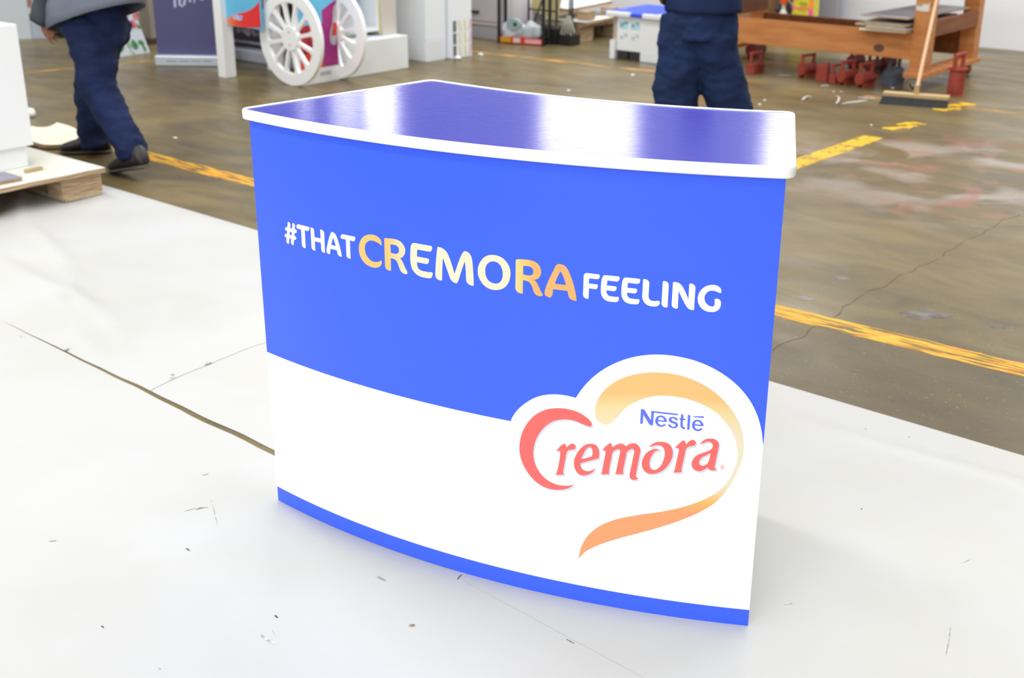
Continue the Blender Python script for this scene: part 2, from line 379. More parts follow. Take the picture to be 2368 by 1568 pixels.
sheet_c = sheet('ground_sheet', 'white vinyl sheet behind and right of the blue counter', lambda t: useam(t) + 0.0035, lambda t: 2.2, vfC, vfar, 0.0020, wrC, 150, 60)
sheet_b = sheet('ground_sheet', 'white vinyl sheet in the foreground before the blue counter', lambda t: -7.5, lambda t: 1.8, lambda u: -0.9, lambda u: vgapA(u) - gapw(u) if u < -1.9 else vgapA(-1.9) - gapw(-1.9), 0.0009, wrB, 150, 70)
# scuffs and dirt on the sheets, and dark seam gaps painted as marks
M_SCUFF = mat('scuff_grey', rgb(150, 148, 145), 0.6, var=(60, rgb(215, 214, 212), 0.4, 0.6)); M_DIRT_GAP = mat('dirt_gap_brown', rgb(120, 104, 84), 0.7, var=(80, rgb(190, 182, 170), 0.45, 0.6)); M_DARK = mat('scuff_dark', rgb(84, 80, 78), 0.6)
def mark(pts, w, m, par, z=0.0075):
    P = [G(x, y) for x, y in pts]; bm = BM(); L_ = []; R_ = []
    for i, p in enumerate(P):
        d = (P[min(i + 1, len(P) - 1)] - P[max(i - 1, 0)]); d.z = 0; d.normalize(); n = Vector((-d.y, d.x, 0)); k = w * (0.25 + 0.75 * math.sin(math.pi * (i + 0.5) / len(P)))
        h = wr_at(p) + 0.0006
        L_.append(bm.verts.new((p.x + n.x * k / 2, p.y + n.y * k / 2, h))); R_.append(bm.verts.new((p.x - n.x * k / 2, p.y - n.y * k / 2, h)))
    for i in range(len(P) - 1): bm.faces.new((L_[i], R_[i], R_[i + 1], L_[i + 1]))
    obj('scuff_gap_mark', bm, m, par)
def wr_at(p):
    u, v = uv(p); env = min(1, max(0, ((Vector((p.x, p.y, 0)) - CNT).length - 0.78) / 0.5))
    if u > -3.03 and v > vfC(u): return 0.0020 + max(wrC(u, v), 0) * env
    if v > vgapA(u): return 0.0016 + max(wrA(u, v), 0) * env
    return 0.0009 + max(wrB(u, v), 0) * env
for pts, w, m, par in (
    ([(468, 1100), (475, 1099), (482, 1096)], 0.0022, M_DARK, sheet_b), ([(488, 1157), (495, 1180), (498, 1195), (503, 1213)], 0.002, M_SCUFF, sheet_b),
    ([(452, 1180), (462, 1176), (472, 1175), (481, 1175)], 0.006, M_DIRT_GAP, sheet_b), ([(425, 1184), (440, 1180), (452, 1176)], 0.002, M_DIRT_GAP, sheet_b),
    ([(114, 1254), (122, 1254), (131, 1253)], 0.0022, M_DARK, sheet_b), ([(430, 1269), (434, 1271), (439, 1275)], 0.004, M_DARK, sheet_b),
    ([(604, 1470), (616, 1480), (634, 1490)], 0.006, M_SCUFF, sheet_b), ([(636, 1424), (642, 1430)], 0.005, M_DARK, sheet_b), ([(630, 1458), (636, 1470)], 0.003, M_SCUFF, sheet_b),
    ([(866, 1330), (878, 1337), (892, 1344)], 0.006, M_SCUFF, sheet_b), ([(235, 1450), (240, 1454)], 0.004, M_DARK, sheet_b), ([(366, 1545), (371, 1550)], 0.004, M_SCUFF, sheet_b),
    ([(946, 1447), (952, 1448), (960, 1447)], 0.010, M_DIRT_GAP, sheet_b), ([(1990, 1178), (1994, 1180)], 0.004, M_DIRT_GAP, sheet_c), ([(2197, 1455), (2194, 1485), (2186, 1520)], 0.0026, M_SCUFF, sheet_c),
    ([(2225, 1305), (2240, 1298)], 0.002, M_SCUFF, sheet_c), ([(1815, 1400), (1832, 1398)], 0.003, M_SCUFF, sheet_c), ([(1968, 958), (1978, 960)], 0.0015, M_SCUFF, sheet_c), ([(2000, 994), (2003, 997)], 0.0022, M_DARK, sheet_c), ([(2100, 1013), (2103, 1015)], 0.0022, M_DARK, sheet_c),
    ([(1068, 1331), (1062, 1336), (1058, 1341)], 0.0030, M_DARK, sheet_c), ([(1310, 1479), (1318, 1484), (1328, 1489)], 0.002, M_DARK, sheet_c),
    ([(396, 877), (404, 874)], 0.016, M_DIRT_GAP, sheet_c), ([(474, 846), (488, 842)], 0.014, M_DIRT_GAP, sheet_c), ([(150, 814), (160, 810)], 0.012, M_DIRT_GAP, sheet_b), ([(46, 783), (52, 782)], 0.003, M_DARK, sheet_b)):  # the first two marks paint dark openings along the seam
    mark(pts, w, m, par)

# ================================================================== THE COUNTER
CX, CY, CR = 0.86673559, 4.2824553, 2.13347407
A_L, A_R = math.radians(-133.06), math.radians(-99.897)
ZB = 0.0022                                        # stands on the sheets
BASE = Vector((-0.05, 2.45, ZB))
counter = thing('promotional_counter', 'curved blue and white promotional counter with a red script logo', 'counter', BASE)
def cyl(s, z, off=0.0, r=CR):
    a = A_L + s / CR; return Vector((CX + (r + off) * math.cos(a), CY + (r + off) * math.sin(a), z)) - Vector((BASE.x, BASE.y, 0))
S_END = CR * (A_R - A_L); Z_TOP = 0.9675
M_PW = mat('white_printed_panel', rgb(250, 252, 252), 0.38, 0.5)
M_BLUE = mat('blue_print', rgb(56, 98, 246), 0.34, 0.5)
M_INK = attr_mat('colour_print', 0.36)
bm = BM(); NS = 110; rings = []
for i in range(NS + 1):
    s = S_END * i / NS; rings.append([bm.verts.new(cyl(s, 0)), bm.verts.new(cyl(s, Z_TOP)), bm.verts.new(cyl(s, Z_TOP, -0.004)), bm.verts.new(cyl(s, 0, -0.004))])
skin(bm, rings)
panel = obj('front_panel', bm, M_PW, counter)
def wrap(bm, off):
    xs = [v.co.x for v in bm.verts]; lo, hi = min(xs), max(xs); step = 0.0125; k = math.floor(lo / step) + 1
    while k * step < hi:
        bmesh.ops.bisect_plane(bm, geom=bm.verts[:] + bm.edges[:] + bm.faces[:], plane_co=(k * step, 0, 0), plane_no=(1, 0, 0)); k += 1
    for v in bm.verts: v.co = cyl(v.co.x, v.co.y, off)
    return bm
def parse(txt):
    out = []
    for lp in txt.split('/'):
        out.append([(float(t.rstrip('!').split(',')[0]) * 1e-4, float(t.rstrip('!').split(',')[1]) * 1e-4, t.endswith('!')) for t in lp.split()])
    return out
PRINT=[
('that','1149,7491! 1198,7487 1227,7456 1227,7415 1215,7356! 1280,7358! 1307,7490! 1317,7495 1363,7484 1389,7453 1383,7420 1372,7361! 1415,7360 1436,7337 1431,7304 1407,7279 1384,7275 1358,7276! 1339,7198! 1382,7194 1403,7169 1394,7131 1363,7113 1328,7114! 1297,6978! 1250,6977 1216,6999 1215,7031 1231,7109! 1168,7112! 1136,6974! 1089,6976 1058,6997 1055,7029 1074,7110! 1036,7109 1007,7126 1010,7155 1028,7183 1056,7192 1086,7192! 1106,7275! 1064,7273 1039,7291 1042,7320 1066,7349 1090,7357 1120,7355!/1201,7274! 1264,7274! 1249,7193! 1182,7194!'),
('that','1503,7498! 1831,7501! 1858,7490 1857,7454 1835,7418 1800,7397 1789,7398! 1704,7398! 1700,6983! 1639,6980 1596,7004 1582,7045! 1585,7394! 1464,7392! 1438,7402 1436,7438 1455,7477 1479,7494'),
('that','1900,7499! 1953,7502 1995,7479 2011,7446! 2010,7296! 2202,7299! 2204,7500! 2220,7507 2273,7501 2314,7476 2322,7438! 2315,6989! 2261,6989 2220,7014 2202,7062! 2202,7202! 2011,7200! 2010,6983! 1960,6982 1912,7003 1894,7052!'),
('that','2537,7500! 2554,7509 2611,7505 2661,7482 2689,7440 2760,7272 2794,7159 2822,6994! 2762,6995 2712,7022 2696,7062 2686,7117! 2491,7118! 2464,6987! 2411,6987 2370,7014 2368,7057 2398,7174 2451,7327/2590,7397! 2663,7211! 2517,7212!'),
('that','2889,7515! 3214,7519! 3241,7504 3238,7464 3218,7426 3188,7413 3178,7411! 3083,7415! 3078,6996! 3023,6997 2974,7022 2963,7068! 2968,7412! 2846,7408! 2821,7424 2822,7459 2842,7498 2868,7512'),
('cream','3961,7444! 3969,7499 3953,7561 3895,7613 3802,7644 3670,7642 3553,7607 3438,7526 3364,7413 3331,7275 3348,7137 3406,7038 3509,6955 3642,6916 3786,6920 3882,6958 3937,7011 3958,7073 3946,7113! 3878,7075 3783,7048 3678,7055 3585,7109 3526,7184 3501,7289 3517,7385 3574,7460 3644,7500 3720,7515 3814,7504 3898,7479'),
('cream','4043,7612! 4062,7622 4155,7637 4256,7644 4364,7642 4471,7614 4549,7546 4586,7461 4574,7375 4522,7291 4471,7256 4437,7249! 4474,7222 4517,7160 4567,7061 4625,6948 4620,6930 4580,6917 4517,6921 4455,6957 4421,7021 4371,7136 4337,7180 4292,7199 4201,7207! 4195,6924! 4124,6923 4060,6951 4039,7009!/4204,7508! 4287,7516 4368,7506 4412,7471 4423,7412 4403,7355 4352,7326 4279,7321 4206,7327!'),
('cream','4830,7639! 5239,7637! 5262,7622 5261,7573 5240,7529 5197,7507 5159,7507! 4893,7506! 4879,7354! 5155,7352! 5178,7339 5177,7297 5156,7248 5117,7227 5082,7225! 4878,7228! 4884,7152 4913,7091 4973,7063 5069,7056 5172,7057 5241,7065 5261,7053 5257,6999 5225,6940 5169,6923 5091,6918 4952,6926 4848,6962 4762,7040 4721,7140 4709,7298 4718,7452 4740,7576 4782,7628'),
('cream','5394,7639! 5419,7642 5494,7635 5577,7595 5634,7536 5666,7474 5793,7122! 5878,7349 5929,7475 5987,7588 6033,7641 6077,7641 6141,7613 6185,7564 6208,7494 6226,7326 6240,7104 6240,6926! 6181,6926 6117,6946 6077,6989 6069,7033 6063,7190 6044,7425! 5974,7251 5923,7101 5876,6973 5842,6923 5797,6923 5735,6947 5690,6997 5658,7075 5525,7423! 5513,7331 5498,7103 5489,6923! 5436,6922 5377,6935 5336,6978 5329,7030 5336,7153 5354,7359'),
('cream','6671,7651 6585,7631 6491,7577 6411,7485 6358,7382 6337,7267 6352,7158 6399,7061 6478,6975 6581,6923 6707,6908 6817,6928 6926,6981 7011,7075 7061,7193 7076,7313 7057,7435 6988,7542 6903,7611 6795,7648/6678,7514 6608,7487 6545,7423 6513,7337 6512,7241 6539,7148 6598,7082 6676,7053 6763,7054 6841,7095 6887,7168 6905,7274 6888,7382 6841,7464 6764,7509'),
('cream','7190,7612! 7208,7625 7284,7638 7384,7647 7498,7648 7598,7629 7676,7581 7726,7504 7740,7430 7718,7344 7672,7282 7587,7249! 7637,7208 7681,7137 7739,7019 7779,6950 7768,6930 7726,6919 7662,6924 7604,6962 7568,7045 7517,7150 7480,7187 7430,7201 7349,7208! 7347,6923! 7287,6921 7221,6948 7185,7006 7185,7070!/7356,7509! 7428,7516 7499,7510 7549,7482 7573,7422 7561,7365 7522,7334 7472,7324 7408,7324 7350,7332!'),
('cream','8088,7639! 8157,7642 8226,7623 8282,7572 8332,7482 8411,7291 8464,7097 8494,6927! 8481,6919 8419,6921 8357,6948 8324,6997 8309,7071 8297,7104! 7995,7105! 7959,6936 7949,6924 7889,6926 7832,6954 7817,7008 7837,7101 7912,7306 8000,7497 8067,7622/8149,7497! 8210,7384 8268,7222! 8032,7224! 8085,7369'),
('feel','8714,7524! 8923,7520! 8948,7510 8952,7475 8938,7439 8907,7420 8882,7420! 8739,7419! 8734,7312! 8897,7312! 8918,7302 8917,7266 8903,7226 8868,7209 8849,7209! 8740,7212! 8738,6996! 8725,6993 8677,6995 8635,7026 8623,7070! 8627,7458! 8645,7502 8676,7521'),
('feel','9086,7521! 9322,7522! 9347,7512 9351,7480 9337,7440 9304,7415 9270,7413! 9108,7416! 9101,7313! 9267,7313! 9293,7302 9295,7263 9279,7226 9245,7210 9220,7210! 9097,7213! 9103,7159 9123,7122 9161,7101 9218,7097 9293,7096 9330,7103 9348,7086 9346,7044 9327,7003 9284,6989 9222,6985 9140,6988 9070,7013 9018,7065 8991,7126 8982,7228 8987,7358 9003,7462 9030,7506 9057,7519'),
('feel','9496,7517! 9729,7516! 9754,7506 9758,7475 9745,7435 9712,7410 9678,7408! 9518,7412! 9513,7310! 9676,7309! 9702,7298 9704,7259 9689,7223 9656,7206 9631,7207! 9509,7210! 9516,7156 9536,7120 9573,7098 9629,7095 9703,7093 9740,7100 9758,7083 9756,7041 9738,7000 9695,6986 9633,6983 9553,6987 9484,7011 9432,7064 9405,7125 9395,7227 9400,7355 9415,7459 9441,7503 9468,7515'),
('feel','9814,7502! 9825,7516 9868,7518 9911,7499 9937,7457 9938,7419! 9934,7177! 9948,7134 9983,7098 10033,7091 10069,7092 10133,7104 10157,7087 10153,7033 10115,6995 10074,6980 10009,6978 9945,6986 9883,7018 9838,7071 9814,7133 9811,7190!'),
('feel','10198,7495! 10207,7512 10235,7517 10274,7508 10307,7475 10317,7439! 10314,7001! 10302,6983 10267,6983 10228,6996 10201,7031 10194,7071!'),
('feel','10395,7496! 10404,7512 10451,7514 10515,7500 10568,7455 10609,7392 10709,7187! 10708,7494! 10723,7510 10754,7511 10799,7492 10826,7451 10829,7411! 10827,6995! 10815,6981 10771,6980 10719,6999 10679,7042 10630,7119 10512,7343! 10513,6997! 10497,6980 10459,6981 10420,6998 10396,7036 10391,7076!'),
('feel','11293,7366! 11315,7368 11322,7405 11306,7456 11260,7499 11203,7518 11135,7517 11055,7496 10977,7443 10919,7365 10887,7269 10889,7176 10923,7085 10977,7022 11055,6978 11156,6967 11236,6984 11296,7029 11324,7085 11329,7172 11322,7205 11289,7239 11245,7246 11214,7240 11205,7216! 11209,7122 11201,7095 11174,7082 11117,7091 11058,7130 11024,7180 11012,7246 11023,7307 11063,7367 11111,7395 11167,7402 11230,7391'),
('script','8132,3553! 8269,3724 8294,3739 8319,3724 8337,3683 8350,3656! 8391,3719 8440,3759 8490,3774 8533,3748 8542,3697 8518,3653 8468,3631 8410,3616 8368,3582 8344,3520 8329,3418! 8278,3076! 8294,3025! 8288,3010! 8111,2979! 8111,2994! 8136,3035 8148,3079 8211,3513! 8204,3543 8179,3550 8141,3538'),
('script','8658,3352! 9043,3529! 9053,3623 9042,3719 9011,3793 8952,3832 8862,3835 8764,3801 8667,3709 8586,3589 8531,3455 8512,3326 8536,3205 8597,3108 8682,3073 8765,3088 8864,3137 8945,3214 8988,3293! 8919,3236 8846,3197 8771,3191 8703,3217 8660,3272/8898,3549! 8909,3626 8898,3713 8868,3756 8835,3755 8791,3721 8743,3643 8704,3547 8679,3463 8698,3453!'),
('script','9115,3735! 9236,3882 9276,3914 9300,3905 9318,3851 9334,3827! 9382,3878 9445,3918 9501,3942 9549,3934 9611,3891! 9653,3936 9708,3971 9763,3987 9827,3977 9880,3926 9908,3852 9905,3799! 9837,3278! 9844,3231 9865,3207 9903,3218! 9882,3188 9827,3157 9771,3148 9726,3172 9708,3223 9709,3285! 9783,3781! 9772,3841 9744,3858 9689,3828 9635,3768 9618,3695! 9563,3316! 9569,3277! 9578,3251! 9396,3218! 9419,3266 9429,3321! 9488,3728! 9486,3789 9449,3805 9401,3780 9339,3722 9324,3667! 9268,3277! 9274,3202! 9095,3163! 9118,3208 9128,3281! 9189,3699! 9176,3727 9147,3731 9115,3722'),
('script','10074,3932! 10137,4013 10216,4069 10330,4095 10437,4089 10521,4032 10562,3938 10571,3839 10545,3709 10486,3582 10401,3469 10297,3390 10183,3348 10083,3346 10006,3395 9960,3480 9952,3589 9984,3713 10054,3824 10142,3895 10231,3923 10289,3911 10324,3879! 10274,3897 10225,3875 10171,3804 10126,3697 10106,3584 10122,3494 10170,3446 10228,3445 10292,3491 10354,3582 10397,3716 10411,3846 10390,3943 10343,4000 10285,4015 10203,3999 10139,3968'),
('script','10616,3999! 10742,4159 10777,4186 10802,4166 10817,4123 10835,4103! 10886,4177 10941,4214 10981,4215 11014,4187 11021,4139 10987,4094 10940,4077 10877,4054 10839,4013 10822,3944! 10763,3527! 10776,3469! 10596,3431! 10626,3486! 10694,3964! 10682,3994 10657,4000 10621,3986'),
('script','11098,4130! 11157,4213 11218,4264 11305,4284 11393,4279 11451,4240 11478,4172 11476,4100! 11423,3670! 11437,3631 11465,3625 11481,3634! 11459,3606 11396,3584 11339,3588 11280,3640! 11219,3579 11148,3538 11076,3534 11000,3575 10964,3653 10974,3754 11018,3841 11087,3903 11180,3955 11274,4006 11342,4063 11362,4133 11339,4188 11285,4214 11214,4201 11153,4158/11325,3949! 11309,3956 11263,3919 11185,3870 11133,3809 11109,3734 11128,3682 11181,3665 11244,3691 11289,3755 11309,3821'),
('reg','11625,3679 11614,3641 11582,3622 11548,3634 11532,3669 11544,3708 11575,3726 11609,3715/11615,3678 11606,3648 11581,3633 11555,3643 11542,3670 11551,3700 11576,3716 11602,3706'),
('reg','11561,3700! 11585,3702 11596,3690 11587,3671! 11602,3647! 11591,3646! 11578,3667! 11572,3666! 11573,3644! 11565,3643!'),
('nest','9884,4763! 9934,4768 9967,4742! 10095,4545! 10096,4755! 10622,4755! 10635,4739! 10626,4723! 10148,4722! 10142,4441! 10088,4440 10058,4468! 9936,4652! 9929,4440! 9881,4444!'),
('nest','10238,4543! 10410,4548! 10415,4583 10394,4628 10348,4667 10285,4676 10230,4652 10194,4603 10184,4539 10203,4480 10246,4440 10316,4429 10371,4453 10403,4498! 10366,4499! 10345,4477 10314,4466 10276,4475 10246,4506/10240,4573! 10247,4610 10287,4642 10331,4631 10365,4573!'),
('nest','10638,4617! 10627,4643 10598,4667 10535,4676 10480,4659 10454,4622 10462,4575 10504,4545 10574,4526 10594,4501 10586,4473 10553,4458 10515,4468 10488,4499 10441,4496! 10458,4464 10497,4438 10554,4428 10610,4445 10642,4487 10639,4534 10610,4562 10540,4584 10505,4607 10506,4632 10537,4644 10569,4636 10601,4611'),
('nest','10694,4753! 10740,4752! 10741,4673! 10751,4664! 10794,4656! 10792,4636! 10740,4632! 10739,4526 10751,4486 10795,4464! 10791,4434! 10747,4437 10702,4473 10693,4520 10693,4623! 10665,4647! 10673,4663! 10693,4668!'),
('nest','10831,4755! 10879,4755! 10878,4433! 10831,4433!'),
('nest','10974,4538! 11144,4540! 11148,4574 11127,4620 11081,4659 11019,4670 10965,4646 10931,4598 10922,4535 10941,4476 10983,4436 11052,4423 11106,4446 11137,4491! 11100,4492! 11080,4471 11050,4461 11012,4470 10982,4501/10976,4568! 10983,4604 11021,4636 11065,4623 11099,4566!'),
('nest','10935,4737! 11143,4759! 11142,4722! 10939,4720!'),
('bigc','8851,4220! 8879,4268 8848,4342 8735,4433 8571,4508 8377,4539 8123,4523 7881,4448 7668,4308 7483,4091 7351,3826 7294,3556 7307,3266 7395,3038 7540,2837 7747,2681 7967,2619 8184,2634 8368,2697 8541,2823! 8336,2760 8167,2749 7980,2794 7807,2908 7672,3094 7607,3310 7620,3555 7704,3813 7855,4048 8037,4207 8217,4282 8397,4308 8546,4293 8681,4252'),
('edge','7083,4054! 7196,4265 7408,4505 7668,4697 8003,4815 8282,4839 8521,4819! 8677,5083 8916,5375 9271,5666 9669,5867 10110,5977 10549,5987 11011,5903 11430,5720 11763,5477 12008,5198 12191,4860 12286,4563 12342,4239!'),
('swoosh','8936,4560 8988,4846 9139,5099 9417,5352 9766,5517 10126,5595 10527,5600 10873,5526 11223,5366 11509,5140 11728,4876 11884,4573 11962,4187 11949,3885 11873,3594 11725,3229 11495,2870 11121,2553 10640,2262 10046,1964 9436,1670 9021,1426 8770,1208 8671,1049! 8703,1290 8824,1599 9072,1906 9420,2143 9926,2346 10524,2540 10915,2707 11296,2926 11574,3168 11731,3427 11828,3700 11862,3984 11809,4258 11693,4523 11579,4664 11390,4859 11108,5009 10759,5108 10412,5125 10135,5085 9899,4989 9679,4852 9486,4649 9363,4468 9250,4350 9149,4311 9031,4356 8955,4453'),
]

Z_WHITE, Z_BAND = 0.4036, 0.0391
edge_pts = None
for k_, txt in PRINT:
    if k_ == 'edge':
        q = parse(txt)[0]; c = catmull(q, 6); edge_pts = c[:c.index((q[-1][0], q[-1][1])) + 1]
edge_pts = [(min(x, S_END), y) for x, y in edge_pts]
poly = [(0, Z_WHITE)] + [(edge_pts[0][0] * k / 20, Z_WHITE) for k in range(1, 20)] + [(edge_pts[0][0], Z_WHITE)] + edge_pts[1:-1] + [(S_END, edge_pts[-1][1]), (S_END, Z_TOP), (0, Z_TOP)]
tag(obj('blue_field', wrap(fill([poly]), 0.0003), M_BLUE, panel), 'blue upper print field')
tag(obj('base_band', wrap(fill([[(0, 0.0), (S_END, 0.0), (S_END, Z_BAND), (0, Z_BAND)]]), 0.0003), M_BLUE, panel), 'blue band along the foot')
CREAM = [(0.0, rgb(255, 208, 124, 0.84)), (0.412, rgb(255, 208, 124, 0.84)), (0.446, rgb(255, 232, 180, 0.84)), (0.466, rgb(255, 244, 214, 0.84)), (0.70, rgb(255, 244, 214, 0.84)), (0.714, rgb(255, 232, 164, 0.84)), (0.734, rgb(255, 216, 128, 0.84)), (0.756, rgb(255, 190, 114, 0.84)), (1.0, rgb(255, 182, 116, 0.84))]
SWO = [(0.0, rgb(255, 170, 116, 0.84)), (0.255, rgb(255, 172, 116, 0.84)), (0.285, rgb(255, 196, 104, 0.84)), (0.325, rgb(250, 238, 202, 0.84)), (0.43, rgb(250, 238, 206, 0.84)), (0.485, rgb(252, 228, 168, 0.84)), (0.515, rgb(255, 204, 130, 0.84)), (1, rgb(255, 206, 134, 0.84))]
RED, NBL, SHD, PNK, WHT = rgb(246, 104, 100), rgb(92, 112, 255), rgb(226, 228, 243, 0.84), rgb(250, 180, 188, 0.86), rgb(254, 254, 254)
NAMES = {'that': 'slogan_letter', 'cream': 'slogan_letter', 'feel': 'slogan_letter', 'script': 'script_letter', 'reg': 'trademark_sign', 'nest': 'maker_letter', 'bigc': 'script_initial', 'swoosh': 'ribbon_swoosh'}
for k_, txt in PRINT:
    if k_ == 'edge': continue
    loops = [catmull(l, 4 if k_ != 'swoosh' else 6) for l in parse(txt)]
    if k_ in ('script', 'bigc'):
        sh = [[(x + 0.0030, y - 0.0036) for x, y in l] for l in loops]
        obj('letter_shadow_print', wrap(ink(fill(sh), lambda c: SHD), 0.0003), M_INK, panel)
    fn = {'that': lambda c: WHT, 'feel': lambda c: WHT, 'cream': lambda c: mixc(CREAM, c.x), 'script': lambda c: RED, 'bigc': lambda c: RED, 'reg': lambda c: PNK, 'nest': lambda c: NBL,
          'swoosh': lambda c: mixc(SWO, c.y + max(0.0, 1.0 - c.x) * 0.18)}[k_]
    b_ = fill(loops)
    if k_ == 'swoosh':
        for z in [0.2 + 0.012 * i for i in range(32)]: bmesh.ops.bisect_plane(b_, geom=b_.verts[:] + b_.edges[:] + b_.faces[:], plane_co=(0, z, 0), plane_no=(0, 1, 0))
    if k_ in ('cream', 'swoosh'):
        for s in [0.00625 * i for i in range(50, 200)]: bmesh.ops.bisect_plane(b_, geom=b_.verts[:] + b_.edges[:] + b_.faces[:], plane_co=(s, 0, 0), plane_no=(1, 0, 0))
    obj(NAMES[k_], wrap(ink(b_, fn), 0.0007), M_INK, panel)
# side panels, shelf and back rails of the stand
M_PVC = mat('white_foam_board', rgb(240, 242, 244), 0.5)
def pol(a, r, z): return Vector((CX + r * math.cos(a), CY + r * math.sin(a), z)) - Vector((BASE.x, BASE.y, 0))
for a, nm in ((A_L + 0.006, 'side_panel'), (A_R - 0.006, 'side_panel')):
    bm = BM(); t = 0.003
    vs = [bm.verts.new(pol(a + d, r, z)) for d in (-t, t) for r in (1.63, CR - 0.006) for z in (0, Z_TOP)]
    for f in ((0, 1, 3, 2), (4, 6, 7, 5), (0, 4, 5, 1), (2, 3, 7, 6), (0, 2, 6, 4), (1, 5, 7, 3)): bm.faces.new([vs[i] for i in f])
    obj(nm, bm, M_PVC, counter)
bm = BM(); rings = []
for i in range(41):
    a = A_L + 0.012 + (A_R - A_L - 0.024) * i / 40; rings.append([bm.verts.new(pol(a, CR - 0.008, 0.45)), bm.verts.new(pol(a, CR - 0.008, 0.47)), bm.verts.new(pol(a, 1.66, 0.47)), bm.verts.new(pol(a, 1.66, 0.45))])
skin(bm, rings); obj('shelf', bm, M_PVC, counter)
# the top: rounded white edge round a glossy blue face
def cap_outline(n_arc=60, rc=0.028):
    def corner_round(P):
        out = []; n = len(P)
        for i in range(n):
            p0, p1, p2 = Vector(P[i - 1][:2]), Vector(P[i][:2]), Vector(P[(i + 1) % n][:2])
            if not P[i][2]: out.append(p1); continue
            d0, d2 = (p0 - p1), (p2 - p1); a = p1 + d0.normalized() * min(rc, d0.length * .98); b = p1 + d2.normalized() * min(rc, d2.length * .98)
            for k in range(9):
                t = k / 8; out.append(a * (1 - t) ** 2 + p1 * 2 * t * (1 - t) + b * t ** 2)
        return out
    rad = math.radians; P = []
    for i in range(n_arc + 1):
        a = rad(-133.46 + (-99.46 + 133.46) * i / n_arc); q = pol(a, 2.1525, 0); c = i in (0, n_arc)
        if not c and (i < 2 or i > n_arc - 2): continue
        P.append((q.x, q.y, c))
    for i in range(n_arc + 1):
        d = -98.62 + (-132.85 + 98.62) * i / n_arc; a = rad(d); c = i in (0, n_arc)
        r = 1.602 + (1.576 - 1.602) * min(1, max(0, (-101 - d) / 26.0)); q = pol(a, r, 0)
        if not c and (i < 3 or i > n_arc - 3): continue
        P.append((q.x, q.y, c))
    return corner_round(P)
OUT = cap_outline()
def inset(P, d):
    n = len(P); out = []
    for i in range(n):
        t = (P[(i + 1) % n] - P[i - 1]); t = t.normalized() if t.length > 1e-9 else Vector((1, 0)); out.append(P[i] + Vector((-t.y, t.x)) * d)
    return out
ZC0, ZC1 = 0.9675, 0.9910
bm = BM(); rings = []
for d, z in ((0.02, ZC0), (0.004, ZC0), (0.001, ZC0 + 0.0015), (0, ZC0 + 0.005), (0, ZC1 - 0.006), (0.0006, ZC1 - 0.0025), (0.0022, ZC1 - 0.0006), (0.004, ZC1), (0.0062, ZC1 - 0.0004), (0.0078, ZC1 - 0.0025), (0.012, ZC1 - 0.003)):
    rings.append([bm.verts.new((q.x, q.y, z)) for q in inset(OUT, d)])
skin(bm, rings); top = obj('counter_top', bm, mat('white_edge_trim', rgb(252, 252, 250), 0.3, 0.5), counter, smooth=False)
for p in top.data.polygons: p.use_smooth = len(p.vertices) == 4
M_GLOSS = mat('glossy_blue_laminate', rgb(46, 54, 186), 0.155, 0.5, bump=(70, 0.13, 0.002), bump_stretch=(0.25, 2.2, 1))
bm = BM(); rings = [[bm.verts.new((q.x, q.y, z)) for q in inset(OUT, d)] for d, z in ((0.0085, ZC1 - 0.004), (0.0085, ZC1 - 0.0024))]
skin(bm, rings); tag(obj('blue_face', bm, M_GLOSS, top), 'glossy blue top face')

# ================================================================== PALLET AND PLINTH (left)
M_WHITE = mat('white_board', rgb(238, 241, 245), 0.5, 0.4)
M_DECK = mat('white_deck_paper', rgb(228, 227, 218), 0.55, 0.3)
M_CREAM = mat('cream_board', rgb(240, 236, 214), 0.6, 0.3)
def honey(name, a=(196, 172, 142), b=(146, 120, 92), axis=(1, 1, 26)):
    m = mat(name, rgb(*a), 0.8, 0.2); nt = m.node_tree; N = nt.nodes; L = nt.links
    tc = N.new('ShaderNodeTexCoord'); mp = N.new('ShaderNodeMapping'); mp.inputs['Scale'].default_value = axis; L.new(tc.outputs['Object'], mp.inputs[0])
    n = N.new('ShaderNodeTexNoise'); n.inputs['Scale'].default_value = 9; n.inputs['Detail'].default_value = 4; L.new(mp.outputs[0], n.inputs['Vector'])
    r = N.new('ShaderNodeValToRGB'); r.color_ramp.elements[0].position = .38; r.color_ramp.elements[1].position = .6; r.color_ramp.elements[0].color = rgb(*b); r.color_ramp.elements[1].color = rgb(*a)
    L.new(n.outputs['Fac'], r.inputs[0]); L.new(r.outputs[0], N['Principled BSDF'].inputs['Base Color'])
    bp = N.new('ShaderNodeBump'); bp.inputs['Strength'].default_value = 0.5; bp.inputs['Distance'].default_value = 0.004; L.new(n.outputs['Fac'], bp.inputs['Height']); L.new(bp.outputs[0], N['Principled BSDF'].inputs['Normal']); return m
M_HONEY = honey('honeycomb_board_edge'); M_HONEY2 = honey('honeycomb_board_face', (206, 188, 160), (166, 142, 112), (5, 5, 30))
PU0, PV1 = -5.21, 3.13                                  # the pallet's near edge (u) and right edge (v), its legs at PU0
